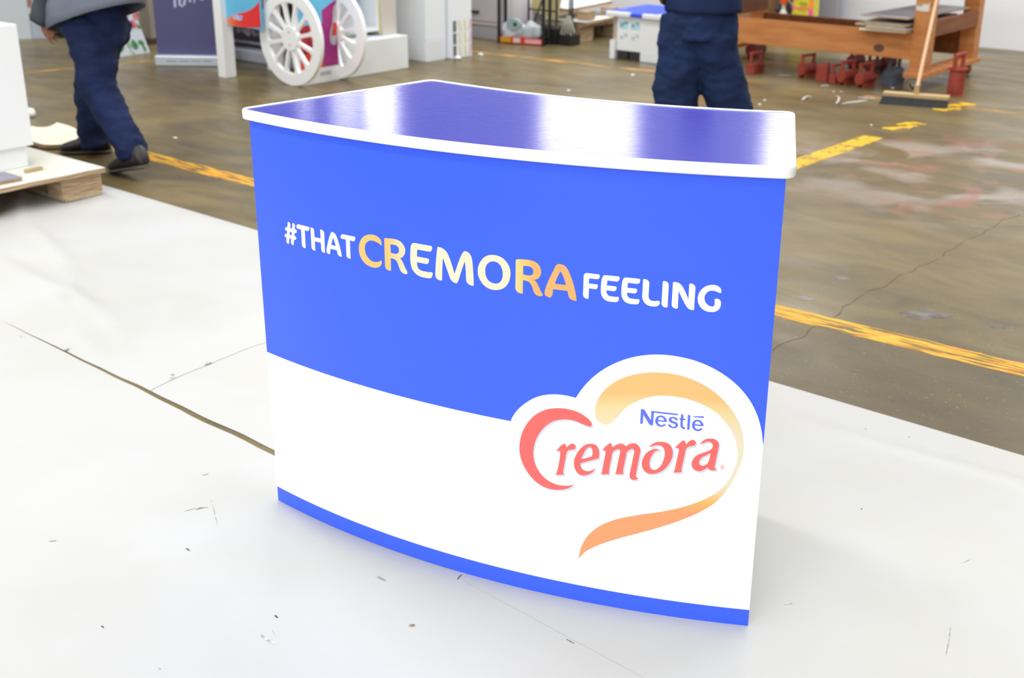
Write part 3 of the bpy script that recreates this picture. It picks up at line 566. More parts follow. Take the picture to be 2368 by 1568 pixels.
def pallet(u1, v1, lu, lv, label, h=0.112, sheet_t=0.022, group='honeycomb cardboard pallets', z=0.0, overhang=0.03, legs=True):
    t = thing('cardboard_pallet', label, 'pallet', W(u1, v1, z), HALL, group)
    bm = BM(); pts = []
    n = 26
    for i in range(n + 1): pts.append((overhang + 0.008 * noise.noise(Vector((i * 0.7, u1, 1))), -lv + (lv + 0.01) * i / n))
    pts += [(-lu, 0.01), (-lu, -lv)]
    prism(bm, pts, h, h + sheet_t); o = obj('deck_sheet', bm, [M_DECK, M_HONEY], t)
    for p in o.data.polygons: p.material_index = 0 if p.normal.z > 0.5 else 1
    if legs:
        for y0 in ((-lv, -lv / 2 - 0.1, -0.21) if lv > 0.9 else (-lv, -0.21)):
            for x1 in (0.0, -lu * 0.5 + 0.06, -lu + 0.13):
                obj('block', box(BM(), x1 - 0.13, x1, y0, y0 + 0.21, 0.018, h), M_HONEY, t)
            obj('runner', box(BM(), -lu, 0.0, y0 + 0.01, y0 + 0.20, 0.0, 0.018), M_HONEY2, t)
    return t
TZ = 0.134
pallet(PU0, PV1, 1.15, 1.3, 'white-topped honeycomb cardboard pallet carrying the white plinth', z=0.011)
# plinth standing on it
pb = G(67, 384, TZ + 0.011); bu, bv = uv(pb)
pt_b = PU(78, 335, bu + 0.02); zs = pt_b.z; zt = PU(35, 56, bu + 0.02).z; bv2 = uv(pt_b)[1]
plinth = thing('display_plinth', 'white boxed display plinth standing on the cardboard pallet', 'plinth', W(bu, bv, TZ + 0.0115), HALL)
z0 = TZ + 0.0115
obj('plinth_base', box(BM(), -0.5, 0, -0.55, 0, 0, zs - z0), M_WHITE, plinth, bevel=0.003)
obj('plinth_body', box(BM(), -0.54, 0.02, -0.62, bv2 - bv, zs - z0, zt - z0), M_WHITE, plinth, bevel=0.003)
# offcuts on the pallet
p0 = G(52, 418, TZ + 0.012); cu, cv = uv(p0)
oc = thing('board_offcut', 'grey faced honeycomb board offcut lying on the pallet', 'board', W(cu, cv, TZ + 0.0115), HALL)
obj('core', box(BM(), -0.16, 0.0, -0.42, 0, 0, 0.016), M_HONEY, oc)
obj('face_sheet', box(BM(), -0.162, 0.002, -0.422, 0.002, 0.016, 0.018), mat('grey_lavender_face', rgb(142, 142, 162), 0.5), oc)
s0, s1 = G(58, 396, TZ + 0.02), G(96, 388, TZ + 0.02); mid = (s0 + s1) / 2; bm = BM(); d = (s1 - s0); L_ = d.length
st = box(BM(), -L_ / 2, L_ / 2, -0.012, 0.012, 0, 0.016); so = obj('wood_stick', st, mat('pale_wood', rgb(196, 176, 134), 0.7, var=(8, rgb(170, 148, 106), .3, .7)), None, bevel=0.002)
so.location = (mid.x, mid.y, TZ + 0.0115); so.rotation_euler = (0, 0, math.atan2(d.y, d.x)); tag(so, 'pale wooden stick lying on the pallet beside grey offcut', 'stick')
# round board with a scooped notch, behind the pallet; an added black block paints the shadow under it
c = G(104, 311, 0.03); br = thing('round_board', 'cream round board with a curved notch lying behind the pallet', 'board', (c.x, c.y, 0), HALL)
px_ = [(60, 302), (74, 291), (90, 294), (108, 293.5), (122, 289), (131, 283), (150, 288), (168, 294), (182, 304), (180, 318), (165, 328), (140, 334), (112, 335), (85, 330), (62, 318)]
lp_ = []
for i, (x, y) in enumerate(px_): q = G(x, y, 0.03) - c; lp_.append((q.dot(HU), q.dot(HV), i in (1, 5)))
bm = fill([catmull(lp_, 5)])
r = bmesh.ops.extrude_face_region(bm, geom=bm.faces[:]); [setattr(v.co, 'z', 0.022) for v in r['geom'] if isinstance(v, bmesh.types.BMVert)]
for v in bm.verts: v.co.z += 0.008
bmesh.ops.recalc_face_normals(bm, faces=bm.faces[:])
o = obj('board', bm, [M_CREAM, M_HONEY], br)
for p in o.data.polygons: p.material_index = 0 if abs(p.normal.z) > 0.5 else 1
obj('shade_support_block', box(BM(), -0.12, 0.16, -0.16, 0.12, 0, 0.008), mat('under_board_shade', rgb(26, 24, 24), 0.8), br)
c = G(72, 270); bm = BM(); bmesh.ops.create_icosphere(bm, subdivisions=2, radius=0.035)
for v in bm.verts: v.co *= 1 + 0.3 * noise.noise(v.co * 40); v.co.z = max(v.co.z * 0.9 + 0.025, 0)
o = obj('packing_foam', bm, M_WHITE, None, smooth=True); o.location = (c.x, c.y, 0); tag(o, 'small white packing foam lump behind the white plinth', 'foam')

# ================================================================== DISPLAY BOARDS, BANNERS (left background)
M_LBOARD = mat('pale_grey_board', rgb(178, 188, 200), 0.45, 0.4, var=(2.0, rgb(160, 170, 184), .3, .8))
b0, b1 = G(-70, 95), G(113, 88); d = b1 - b0; rz = math.atan2(d.y, d.x)
lb = thing('display_board', 'pale grey display board printed with a brown bowl', 'display board', b0, rz)
obj('panel', box(BM(), 0, d.length, 0, 0.03, 0, 1.6), M_LBOARD, lb)
obj('edge_post', box(BM(), 0.0, 0.53, -0.012, 0, 0.0, 1.6), mat('pale_post', rgb(196, 204, 212), 0.5), lb)
def on_board(x, y):                                   # px -> local (x, z) on the board plane
    n = Vector((-math.sin(rz), math.cos(rz), 0)); dd = ray(x, y); t = (b0 - EYE).dot(n) / dd.dot(n); q = EYE + dd * t - b0
    return q.dot(d.normalized()), q.z
def decal(name, px, plane, m, parent, off, corner=True, step=5):
    lp = catmull([(*plane(x, y), corner) for x, y in px], step); bm = fill([lp])
    for v in bm.verts: v.co = Vector((v.co.x, off, v.co.y))
    bmesh.ops.reverse_faces(bm, faces=bm.faces[:])
    return obj(name, bm, m, parent)
decal('bowl_print', [(32, -40), (34, 10), (40, 30), (56, 36), (76, 35), (88, 28), (92, 0), (94, -40)], on_board, mat('brown_bowl_print', rgb(150, 112, 108), 0.5, var=(14, rgb(196, 178, 174), .4, .6)), lb, -0.002, False)
decal('bowl_rim_print', [(42, 24), (46, 33), (60, 36), (78, 34), (84, 26), (78, 18), (74, 30), (56, 32)], on_board, mat('bowl_rim_print', rgb(122, 64, 38), 0.5), lb, -0.003, False)
decal('egg_print', [(60, 22), (62, 31), (70, 32), (74, 26), (70, 18), (64, 18)], on_board, mat('egg_print', rgb(206, 200, 206), 0.5), lb, -0.004, False)
c = G(140, 86); bx = thing('storage_box', 'black box with a bright blue lid beyond the walking person', 'box', c, HALL)
obj('body', box(BM(), -0.14, 0.14, 0, 0.3, 0, 0.07), mat('black_plastic', rgb(20, 20, 22), 0.5), bx); obj('lid', box(BM(), -0.15, 0.15, -0.01, 0.31, 0.07, 0.11), mat('sky_blue_plastic', rgb(70, 160, 226), 0.4), bx)
# leaning flower-print board
f0, f1 = G(258, 134), G(347, 121); d = f1 - f0; wdt = d.length; rz2 = math.atan2(d.y, d.x)
fb = thing('flower_print_board', 'white leaning board printed with red flowers and green leaves', 'display board', f0, rz2)
lean = Matrix(((1, -0.10, -0.17, 0), (0, 1, 0.22, 0), (0, 0, 1, 0), (0, 0, 0, 1)))
obj('panel', box(BM(), -0.1, wdt, 0, 0.01, 0, 0.75, lean), mat('print_white', rgb(206, 214, 226), 0.5), fb)
def leafshape(cx, cz, w, h, rot, n=12):
    out = []
    for k in range(n):
        a = 2 * math.pi * k / n; x = w * math.cos(a) * (1 - 0.25 * math.sin(a)); z = h * math.sin(a); out.append((cx + x * math.cos(rot) - z * math.sin(rot), cz + x * math.sin(rot) + z * math.cos(rot)))
    return out
M_GRN, M_LGRN, M_ROSE, M_RED2 = mat('leaf_green_print', rgb(52, 112, 66), 0.5, var=(30, rgb(90, 150, 100), .4, .6)), mat('pale_green_print', rgb(150, 180, 150), 0.5), mat('rose_print', rgb(226, 130, 144), 0.5, var=(30, rgb(190, 86, 92), .4, .6)), mat('red_print', rgb(188, 70, 74), 0.5)
ra2 = Matrix.Rotation(-rz2, 3, 'Z')
def on_flower(x, y):                                   # px -> board coordinates on the leaning face
    dd = ra2 @ ray(x, y); e0 = ra2 @ (EYE - f0); t = (0.22 * e0.z - e0.y) / (dd.y - 0.22 * dd.z); q = e0 + dd * t; return q.x + 0.17 * q.z, q.z
for i, (x, y, w, h, r, m) in enumerate(((311, 103, .030, .042, .1, M_GRN), (326, 98, .030, .022, -.4, M_GRN), (333, 110, .014, .035, .1, M_GRN), (298, 104, .026, .03, .5, M_LGRN), (281, 113, .030, .018, .6, M_GRN), (320, 61, .014, .022, .2, M_GRN), (292, 82, .006, .05, .6, M_LGRN), (305, 120, .006, .03, .8, M_LGRN),
        (307, 55, .030, .035, .3, M_ROSE), (311, 38, .020, .028, .1, M_ROSE), (305, 60, .014, .018, .2, M_RED2), (314, 25, .020, .022, .0, M_ROSE), (270, 60, .05, .05, .0, M_RED2), (285, 30, .04, .05, .0, M_ROSE))):
    cx_, cz_ = on_flower(x, y); bm = fill([leafshape(cx_, cz_, w, h, r)])
    for v in bm.verts: v.co = lean @ Vector((v.co.x, -0.0016 - 0.0004 * i, v.co.y))
    bmesh.ops.reverse_faces(bm, faces=bm.faces[:]); obj('leaf_print' if m in (M_GRN, M_LGRN) else 'flower_print', bm, m, fb)
# pillar behind
c = G(341, 100); pil = thing('steel_pillar', 'grey beige steel pillar behind the flower print board', 'pillar', c, HALL)
obj('shaft', box(BM(), -0.07, 0.07, 0, 0.18, 0.0, 6.4), mat('beige_grey_paint', rgb(158, 150, 140), 0.6, var=(3, rgb(134, 126, 116), .3, .7)), pil)
obj('base_plate', box(BM(), -0.12, 0.12, -0.05, 0.24, 0.0, 0.05), mat('dark_rust', rgb(70, 58, 44), 0.8), pil)
# pull-up banners
M_SILV = mat('silver_aluminium', rgb(205, 214, 226), 0.3, 0.5, 0.35)
def banner(p, q, h, label, m, base_h=0.085):
    d = q - p; t = thing('pull_up_banner', label, 'banner', p, math.atan2(d.y, d.x), 'pull-up banners'); w = d.length
    obj('base_cassette', box(BM(), -0.01, w + 0.01, -0.05, 0.10, 0.0, base_h), M_SILV, t, bevel=0.012)
    obj('printed_sheet', box(BM(), 0.0, w, 0.02, 0.023, base_h, h), m, t); obj('top_rail', box(BM(), -0.005, w + 0.005, 0.012, 0.032, h, h + 0.03), M_SILV, t)
    bm = BM(); tube(bm, [(w / 2, 0.05, base_h), (w / 2, 0.05, h)], 0.008, 8); obj('support_pole', bm, M_SILV, t); return t, w, d.normalized()
b0p, b1p = G(366, 151), G(532, 153)
bn, bw, bd = banner(b0p, b1p, 2.0, 'slate purple pull-up banner with white brush lettering', mat('slate_purple_print', rgb(80, 80, 124), 0.5))
def plane_of(base, dirn, off):
    n = Vector((-dirn.y, dirn.x, 0)); o = base + n * off
    def f(x, y):
        dd = ray(x, y); t = (o - EYE).dot(n) / dd.dot(n); q = EYE + dd * t - base; return q.dot(dirn), q.z
    return f
pl = plane_of(b0p, bd, 0.02); M_LET = mat('white_brush_lettering', rgb(186, 192, 222), 0.5)
def brush(pts, wpx, plane, m, parent, off, name='brush_letter'):
    P = [Vector((*plane(x, y), 0)) for x, y in pts]; bm = BM(); LL = []; RR = []; w = wpx / 310.0
    for i, p in enumerate(P):
        dd = P[min(i + 1, len(P) - 1)] - P[max(i - 1, 0)]; dd.normalize(); n = Vector((-dd.y, dd.x, 0)) * w / 2
        LL.append(bm.verts.new((p.x + n.x, off, p.y + n.y))); RR.append(bm.verts.new((p.x - n.x, off, p.y - n.y)))
    for i in range(len(P) - 1): bm.faces.new((LL[i], RR[i], RR[i + 1], LL[i + 1]))
    bmesh.ops.recalc_face_normals(bm, faces=bm.faces[:]); obj(name, bm, m, parent)
# F L A V O U R, hand-lettered on a rising line
for st in ([(405, 17), (402, -34)], [(402, -32), (418, -36)], [(403, -10), (414, -13)], [(424, 14), (416, 12), (413, -38)], [(426, 12), (432, -40), (440, 5)], [(429, -9), (437, -12)], [(442, -44), (449, 7), (457, -48)],
           [(463, -2), (459, -22), (464, -46), (471, -46), (475, -22), (470, -2), (463, -2)], [(477, -50), (478, -12), (484, -4), (490, -12), (490, -54)], [(495, -2), (493, -56), (503, -54), (503, -34), (495, -30), (506, -4)]):
    brush(st, 6.0, pl, M_LET, bn, 0.0185)
plb = plane_of(b0p, bd, -0.05); M_TXT = mat('small_grey_print', rgb(128, 142, 160), 0.5)
for i in range(26):
    x = 386 + i * 4.0
    if i % 7 != 6: brush([(x, 141.5), (x + 3.0, 141.5)], 3.2, plb, M_TXT, bn, -0.0512, 'small_print')
c0, c1 = W(-8.52, 6.37), W(-7.50, 6.37)
bn2, bw2, bd2 = banner(c0, c1, 1.2, 'black pull-up banner with white smoke print behind the cart', mat('black_print', rgb(30, 24, 28), 0.5), 0.10)
pl2 = plane_of(c0, bd2, 0.02)
decal('white_print_strip', [(520, 103), (640, 119), (640, 150), (520, 140)], pl2, mat('white_print', rgb(214, 222, 234), 0.5), bn2, 0.0185)
M_SMOKE = mat('smoke_print', rgb(150, 142, 156), 0.5, var=(22, rgb(60, 54, 60), .4, .6))
decal('smoke_print', [(540, 66), (556, 62), (566, 66), (580, 62), (584, 72), (576, 84), (566, 78), (560, 74), (548, 76)], pl2, M_SMOKE, bn2, 0.018, False)
decal('smoke_print', [(586, 64), (594, 62), (596, 84), (588, 86)], pl2, M_SMOKE, bn2, 0.0175, False)
for i in range(13):
    x = 541 + i * 5.2; y = 93 + i * 0.75; brush([(x, y - 3), (x + 3.8, y + 3.2)], 4.0, pl2, M_LET, bn2, 0.0172, 'print_letter')
for i in range(12):
    x = 545 + i * 5.6; y = 121 + i * 0.8; brush([(x, y), (x + 4.2, y + 0.6)], 2.6, pl2, M_TXT, bn2, 0.0165, 'small_print')

# ================================================================== TWO-WHEELED DISPLAY CART
cart = thing('display_cart', 'white two-wheeled display cart with colourful printed panels', 'cart', W(-7.64, 5.75), HALL)
def cl(P): q = P - W(-7.64, 5.75); return Vector((q.dot(HU), q.dot(HV), q.z))
M_CW = mat('cart_white', rgb(250, 252, 255), 0.45)
obj('shaft_leg', box(BM(), -0.045, 0.045, -0.05, 0.05, 0, 1.25), M_CW, cart, bevel=0.004)
WX, WR = 0.68, 0.335
def wheel(y, label):
    w = 0.032; bm = BM(); n = 56; r0 = WR * 0.745
    def ring(r, yy): return [bm.verts.new((WX + r * math.cos(2 * math.pi * k / n), yy, WR + r * math.sin(2 * math.pi * k / n))) for k in range(n)]
    R_ = [ring(WR, y), ring(WR, y + w), ring(r0, y + w), ring(r0, y), ]
    for A, B in ((0, 1), (1, 2), (2, 3), (3, 0)):
        for k in range(n): bm.faces.new((R_[A][k], R_[B][k], R_[B][(k + 1) % n], R_[A][(k + 1) % n]))
    bmesh.ops.recalc_face_normals(bm, faces=bm.faces[:])
    wo = obj('wheel', bm, M_CW, cart, bevel=0.003)
    bm = BM(); lathe(bm, [(0.088, -w / 2 - .002), (0.088, w / 2 + .002)], 28, Matrix.Translation((WX, y + w / 2, WR)) @ Matrix.Rotation(math.pi / 2, 4, 'X')); obj('hub', bm, M_CW, wo, bevel=0.003)
    for k in range(12):
        a = math.radians(12 + 30 * k); Mx = Matrix.Translation((WX, y, WR)) @ Matrix.Rotation(-a, 4, 'Y')
        bm = BM(); pts = [(0.07, -0.013), (r0 - 0.03, -0.014), (r0 + 0.012, -0.030), (r0 + 0.012, 0.030), (r0 - 0.03, 0.014), (0.07, 0.013)]
        va = [bm.verts.new(Mx @ Vector((x, 0.003, z))) for x, z in pts]; vb = [bm.verts.new(Mx @ Vector((x, w - 0.003, z))) for x, z in pts]
        bm.faces.new(va); bm.faces.new(vb[::-1])
        for i in range(6): bm.faces.new((va[i], vb[i], vb[(i + 1) % 6], va[(i + 1) % 6]))
        bmesh.ops.recalc_face_normals(bm, faces=bm.faces[:]); obj('spoke', bm, M_CW, wo, bevel=0.002)
    for s in (-1, 1):
        bm = BM(); lathe(bm, [(0.009, 0), (0.009, 0.004)], 10, Matrix.Translation((WX, y, WR + s * 0.045)) @ Matrix.Rotation(math.pi / 2, 4, 'X')); obj('bolt', bm, mat('bolt_grey', rgb(190, 192, 200), 0.4), wo)
wheel(0.055, 'front'); wheel(0.47, 'rear')
# end panel between the wheels (facing the right), with skirting
def pe(x, y): q = cl(PU(x, y, -7.64 + 0.73)); return q.y, q.z
obj('end_panel', box(BM(), 0.69, 0.73, 0.10, 0.468, 0.0, 1.15), M_CW, cart)
def edecal(name, px, m, off, corner=True):
    lp = catmull([(*pe(x, y), corner) for x, y in px], 5); bm = fill([lp])
    for v in bm.verts: v.co = Vector((0.73 + off, v.co.x, v.co.y))
    obj(name, bm, m, cart)
Y0, Y1 = 0.102, 0.466
def quad(name, y0, y1, z0, z1, m, off):
    bm = BM(); bm.faces.new([bm.verts.new((0.73 + off, y, z)) for y, z in ((y0, z0), (y1, z0), (y1, z1), (y0, z1))]); obj(name, bm, m, cart)
zt_ = pe(760, 153)[1]; ysp = pe(748, 120)[0]
M_PUR = mat('purple_print', rgb(130, 36, 140), 0.4, var=(5, rgb(190, 40, 130), .35, .7)); M_ORG = mat('orange_red_print', rgb(226, 84, 40), 0.4, var=(6, rgb(200, 44, 40), .35, .65)); M_SKY = mat('sky_print', rgb(108, 196, 238), 0.4)
quad('orange_print', Y0, ysp, zt_, 0.30, M_ORG, 0.0015); quad('red_print', Y0, ysp, 0.22, 0.50, mat('crimson_print', rgb(196, 52, 62), 0.4, var=(18, rgb(150, 30, 44), .4, .6)), 0.002); quad('sky_print', Y0, ysp, 0.42, 1.14, M_SKY, 0.0025)
quad('purple_print', ysp, Y1, zt_, 1.14, M_PUR, 0.0015)
edecal('sky_arc_print', [(735, -30), (735, 32), (748, 20), (762, 8), (778, -2), (787, -30)], M_SKY, 0.003, True)
edecal('bottle_print', [(765, 100), (762, 84), (768, 50), (774, 10), (779, 8), (781, 14), (778, 52), (778, 86), (774, 104)], mat('bottle_glass_print', rgb(196, 188, 200), 0.4), 0.0035, False)
edecal('bottle_label_print', [(766, 82), (769, 52), (779, 52), (777, 82)], mat('bottle_label_print', rgb(214, 66, 58), 0.4), 0.0042, True)
quad('skirting_text', pe(740, 165)[0], pe(765, 162)[0], zt_ * 0.45, zt_ * 0.7, mat('pale_text', rgb(196, 198, 204), 0.5), 0.002)
# side panel with red swoosh over blue
obj('side_panel', box(BM(), 0.03, 0.44, 0.0, 0.02, cl(PV(535, 60, 5.75)).z, 1.2), M_SKY, cart)
def ps(x, y): q = cl(PV(x, y, 5.749)); return q.x, q.z
zlow = cl(PV(535, 60, 5.75)).z
def sdecal(name, px, m, off, corner=False):
    lp = catmull([(*ps(x, y), corner) for x, y in px], 5); lp = [(x, max(z, zlow)) for x, z in lp]; bm = fill([lp])
    for v in bm.verts: v.co = Vector((v.co.x, -off, v.co.y))
    bmesh.ops.reverse_faces(bm, faces=bm.faces[:]); return obj(name, bm, m, cart)
bm = None
lp = [(525, 52), (531, 40), (548, 32), (570, 27), (586, 18), (598, 4), (606, -20), (622, -20), (622, 66), (606, 64), (575, 64), (545, 60), (530, 57)]
pts = catmull([(*ps(x, y), i in (6, 7, 8)) for i, (x, y) in enumerate(lp)], 5); pts = [(max(min(x, 0.438), 0.031), max(z, zlow + 0.001)) for x, z in pts]
q_ = []
for p_ in pts:
    if not q_ or (abs(p_[0] - q_[-1][0]) + abs(p_[1] - q_[-1][1]) > 0.004 and not (p_[1] < zlow + 0.002 and q_[-1][1] < zlow + 0.002 and len(q_) > 1 and q_[-2][1] < zlow + 0.002)): q_.append(p_)
pts = q_
bm = fill([pts])
for s in (0.08, 0.12, 0.16, 0.2, 0.25): bmesh.ops.bisect_plane(bm, geom=bm.verts[:] + bm.edges[:] + bm.faces[:], plane_co=(s, 0, 0), plane_no=(1, 0, 0))
ink(bm, lambda c: mixc([(0.04, rgb(246, 150, 70)), (0.10, rgb(244, 120, 64)), (0.18, rgb(244, 66, 62)), (0.4, rgb(236, 54, 58))], c.x))
for v in bm.verts: v.co = Vector((v.co.x, -0.002, v.co.y))
bmesh.ops.reverse_faces(bm, faces=bm.faces[:]); obj('red_swoosh_print', bm, M_INK, cart)
sdecal('emblem_print', [(538, 38), (542, 33), (550, 35), (562, 38), (560, 45), (548, 46), (540, 43)], mat('emblem_print', rgb(150, 156, 226), 0.5, var=(60, rgb(226, 220, 240), .4, .6)), 0.004)
obj('cart_top', box(BM(), -0.06, 0.80, -0.02, 0.52, 1.2, 1.24), M_CW, cart)
obj('shaft_leg', box(BM(), -0.045, 0.045, 0.42, 0.51, 0, 1.25), M_CW, cart, bevel=0.004)

# ================================================================== WHITE UNITS (centre background)
u_, v_ = uv(G(945, 157)); un = thing('display_unit', 'white display unit with a low plinth and a pale blue framed recess', 'display unit', W(u_, v_), HALL)
hb = PU(943, 81, u_).z
M_W2 = mat('soft_white_laminate', rgb(236, 244, 250), 0.45, var=(2, rgb(226, 228, 226), .4, .7)); M_BEI = mat('warm_grey_laminate', rgb(204, 200, 192), 0.5)
obj('plinth', box(BM(), -0.42, 0, -0.64, 0, 0, hb), M_W2, un, bevel=0.004)
obj('upright', box(BM(), -0.42, -0.12, -0.15, 0.0, hb, 1.7), M_BEI, un, bevel=0.003)
zf = PU(885, 60, u_ - 0.16).z
obj('recess_back', box(BM(), -0.36, -0.34, -0.42, -0.16, zf, 1.6), mat('pale_blue_panel', rgb(186, 208, 230), 0.4), un)
for y0, y1, z0_, z1_ in ((-0.42, -0.16, zf - 0.03, zf), (-0.185, -0.16, zf, 1.6), (-0.42, -0.395, zf, 1.6), (-0.42, -0.16, 1.6, 1.63)): obj('recess_frame', box(BM(), -0.34, -0.15, y0, y1, z0_, z1_), M_WHITE, un)
obj('yellow_strip', box(BM(), -0.16, -0.145, -0.159, -0.15, zf - 0.05, 1.6), mat('yellow_tape', rgb(226, 216, 130), 0.5), un)
# rounded white cabinet
u_, v_ = uv(G(985, 143)); cab = thing('rounded_cabinet', 'tall white cabinet with a rounded left corner', 'cabinet', W(u_, v_), HALL)
bm = BM(); pts = [(0, 0), (0, 0.245), (-0.6, 0.245), (-0.6, 0.12)]
for k in range(13): a = math.radians(180 + 90 * k / 12); pts.append((-0.28 + 0.28 * math.cos(a) , 0.12 + 0.13 * math.sin(a)))
prism(bm, pts, 0.0, 1.7); bmesh.ops.recalc_face_normals(bm, faces=bm.faces[:]); obj('body', bm, mat('cabinet_white', rgb(240, 245, 252), 0.45), cab, bevel=0.003)
obj('kick_panel', box(BM(), 0.0, 0.004, 0.005, 0.22, 0.0, 0.16), mat('kick_grey', rgb(228, 232, 240), 0.5), cab)
obj('side_skin', box(BM(), 0.0, 0.003, 0.0, 0.245, 0.17, 1.69), mat('side_white', rgb(236, 242, 248), 0.45), cab)
# carton with coloured print
u_, v_ = uv(G(1045, 137)); ct = thing('printed_carton', 'tall white carton printed with grey squares and yellow and pink bands', 'carton', W(u_, v_ + 0.012), HALL)
wd = uv(G(1097, 130))[1] - v_ - 0.012
obj('body', box(BM(), -0.5, 0, 0.0, wd, 0, 1.6), mat('carton_white', rgb(238, 244, 250), 0.5), ct, bevel=0.004)
zc1 = PU(1048, 49, u_).z
for k in range(3):
    z1 = zc1 * (1 - k / 3.05); z0_ = z1 - zc1 * 0.29
    obj('grey_square', box(BM(), 0.0, 0.002, 0.005, 0.045, z0_, z1), mat('print_grey', rgb(112, 116, 120), 0.5), ct)
    for j, (y, m, s) in enumerate(((0.07, 'pale_yellow_print', 0.02), (0.135, 'pale_yellow_print', 0.02), (wd - 0.025, 'pale_pink_print', -0.012))):
        bm = BM(); vs = []
        for q in range(7):
            t = q / 6; yy = y + s * (t * 1.0) ; vs.append((yy, yy + 0.02, z1 - (z1 - z0_) * t))
        for A, B in zip(vs, vs[1:]): bm.faces.new([bm.verts.new((0.0025, yy, zz)) for yy, zz in ((A[0], A[2]), (B[0], B[2]), (B[1], B[2]), (A[1], A[2]))])
        bmesh.ops.recalc_face_normals(bm, faces=bm.faces[:]); obj('wavy_band', bm, mat(m, rgb(*((226, 226, 176) if 'yellow' in m else (226, 184, 212))), 0.5), ct)
for x, y, s, lab in ((1058, 137, 0.03, 'white paper scrap lying at the foot of the printed carton'), (1112, 128, 0.022, 'crumpled white paper scrap right of the printed carton')):
    bm = BM(); bmesh.ops.create_icosphere(bm, subdivisions=2, radius=s)
    for v in bm.verts: v.co *= 1 + 0.5 * noise.noise(v.co * 60 + Vector((x, 0, 0))); v.co.z = max(0, v.co.z * 0.5 + s * 0.4)
    c = G(x, y); o = obj('paper_scrap', bm, M_WHITE); o.location = (c.x, c.y, 0); tag(o, lab, 'paper')
# pinkish cupboard
u_, v_ = uv(G(1160, 99)); fr = thing('cupboard', 'pale pink white cupboard with a dark bar handle', 'cupboard', W(u_ - 0.06, v_ + 0.1), HALL)
M_PK = mat('pink_white_enamel', rgb(226, 218, 226), 0.4, var=(2, rgb(212, 212, 224), .35, .7))
obj('body', box(BM(), -0.75, 0, 0, 0.6, 0.12, 1.8), M_PK, fr, bevel=0.01); obj('kick_plate', box(BM(), -0.74, -0.005, 0.02, 0.58, 0, 0.12), mat('kick_white', rgb(196, 194, 204), 0.5), fr)
obj('door', box(BM(), -0.735, -0.02, -0.015, 0, 0.16, 1.78), M_PK, fr, bevel=0.006)
zh = PV(1110, 28, v_ + 0.08).z; hu = uv(PV(1105, 28, v_ + 0.08))[0] - u_
obj('handle', box(BM(), hu - 0.05, hu + 0.07, -0.045, -0.015, zh - 0.012, zh + 0.012), mat('dark_handle', rgb(52, 44, 44), 0.4), fr)

# ================================================================== BLACK RACK WITH ITS LOAD
M_BLK = mat('black_powder_coat', rgb(30, 31, 33), 0.45)
u0_, v0_ = uv(G(1154, 99)); u1_, v1_ = uv(G(1256, 107)); rk = thing('wire_rack', 'black metal display rack with a red and yellow printed tray', 'rack', W(u0_, v0_), HALL)
ra = math.atan2(v1_ - v0_, u1_ - u0_); rk.rotation_euler = (0, 0, HALL + ra); rw = math.hypot(u1_ - u0_, v1_ - v0_); rd = 0.12
for x, y in ((0, 0), (rw, 0), (0, rd), (rw, rd)): obj('post', box(BM(), x - 0.011, x + 0.011, y - 0.011, y + 0.011, 0, 1.5), M_BLK, rk)
obj('tray', box(BM(), 0.011, rw - 0.011, 0.0, rd, 0.02, 0.03), M_BLK, rk)
for (xa, ya, xb, yb) in ((0, rd, rw, rd), (0, 0, 0, rd), (rw, 0, rw, rd)):
    bm = BM(); tube(bm, [(xa, ya, 0.07), (xb, yb, 0.07)], 0.006, 6); obj('rail', bm, M_BLK, rk); bm = BM(); tube(bm, [(xa, ya, 1.45), (xb, yb, 1.45)], 0.006, 6); obj('rail', bm, M_BLK, rk)
fs = obj('front_strip', box(BM(), 0.012, rw - 0.012, -0.006, 0.0, 0.008, 0.062), mat('red_strip_print', rgb(222, 62, 44), 0.4), rk)
obj('yellow_block_print', box(BM(), 0.02, 0.125, -0.0075, -0.006, 0.014, 0.056), mat('amber_print', rgb(226, 170, 20), 0.4), fs); obj('white_block_print', box(BM(), 0.15, 0.22, -0.0075, -0.006, 0.014, 0.056), mat('cream_print', rgb(236, 214, 204), 0.4), fs); obj('pink_block_print', box(BM(), 0.27, rw - 0.02, -0.0075, -0.006, 0.016, 0.05), mat('pink_print', rgb(238, 176, 186), 0.4), fs)
def lump(name, c, rad, sc, m, label, cat, amp=0.35, fr_=14, seed=0, parent=None):
    bm = BM(); bmesh.ops.create_icosphere(bm, subdivisions=3, radius=1)
    for v in bm.verts:
        v.co *= 1 + amp * noise.fractal(v.co * fr_ * 0.12 + Vector((seed, 0, 0)), 1, 2, 3); v.co = Vector((v.co.x * rad * sc[0], v.co.y * rad * sc[1], max(v.co.z, -0.8) * rad * sc[2]))
    mn = min(v.co.z for v in bm.verts)
    for v in bm.verts: v.co.z -= mn
    o = obj(name, bm, m, parent, smooth=True); o.location = c; return tag(o, label, cat) if label else o
RM = Matrix.Translation(W(u0_, v0_)) @ Matrix.Rotation(HALL + ra, 4, 'Z')
M_BAG = mat('white_plastic_bag', rgb(216, 220, 232), 0.35, bump=(30, 0.4, 0.01))
lump('plastic_bag', RM @ Vector((0.13, 0.06, 0.031)), 0.10, (1.25, .5, 0.95), M_BAG, 'crumpled white plastic bag on the left of the rack tray', 'bag', seed=1)
lump('plastic_bag', RM @ Vector((0.30, 0.06, 0.031)), 0.085, (.95, .55, 1.05), mat('grey_plastic_bag', rgb(176, 186, 192), 0.35, bump=(30, 0.4, 0.01)), 'crumpled grey plastic bag on the right of the rack tray', 'bag', seed=4)
td = thing('tape_dispenser', 'pale teal tape dispenser with a dark hub on the white bag', 'dispenser', RM @ Vector((0.16, -0.005, 0.175)), HALL + ra)
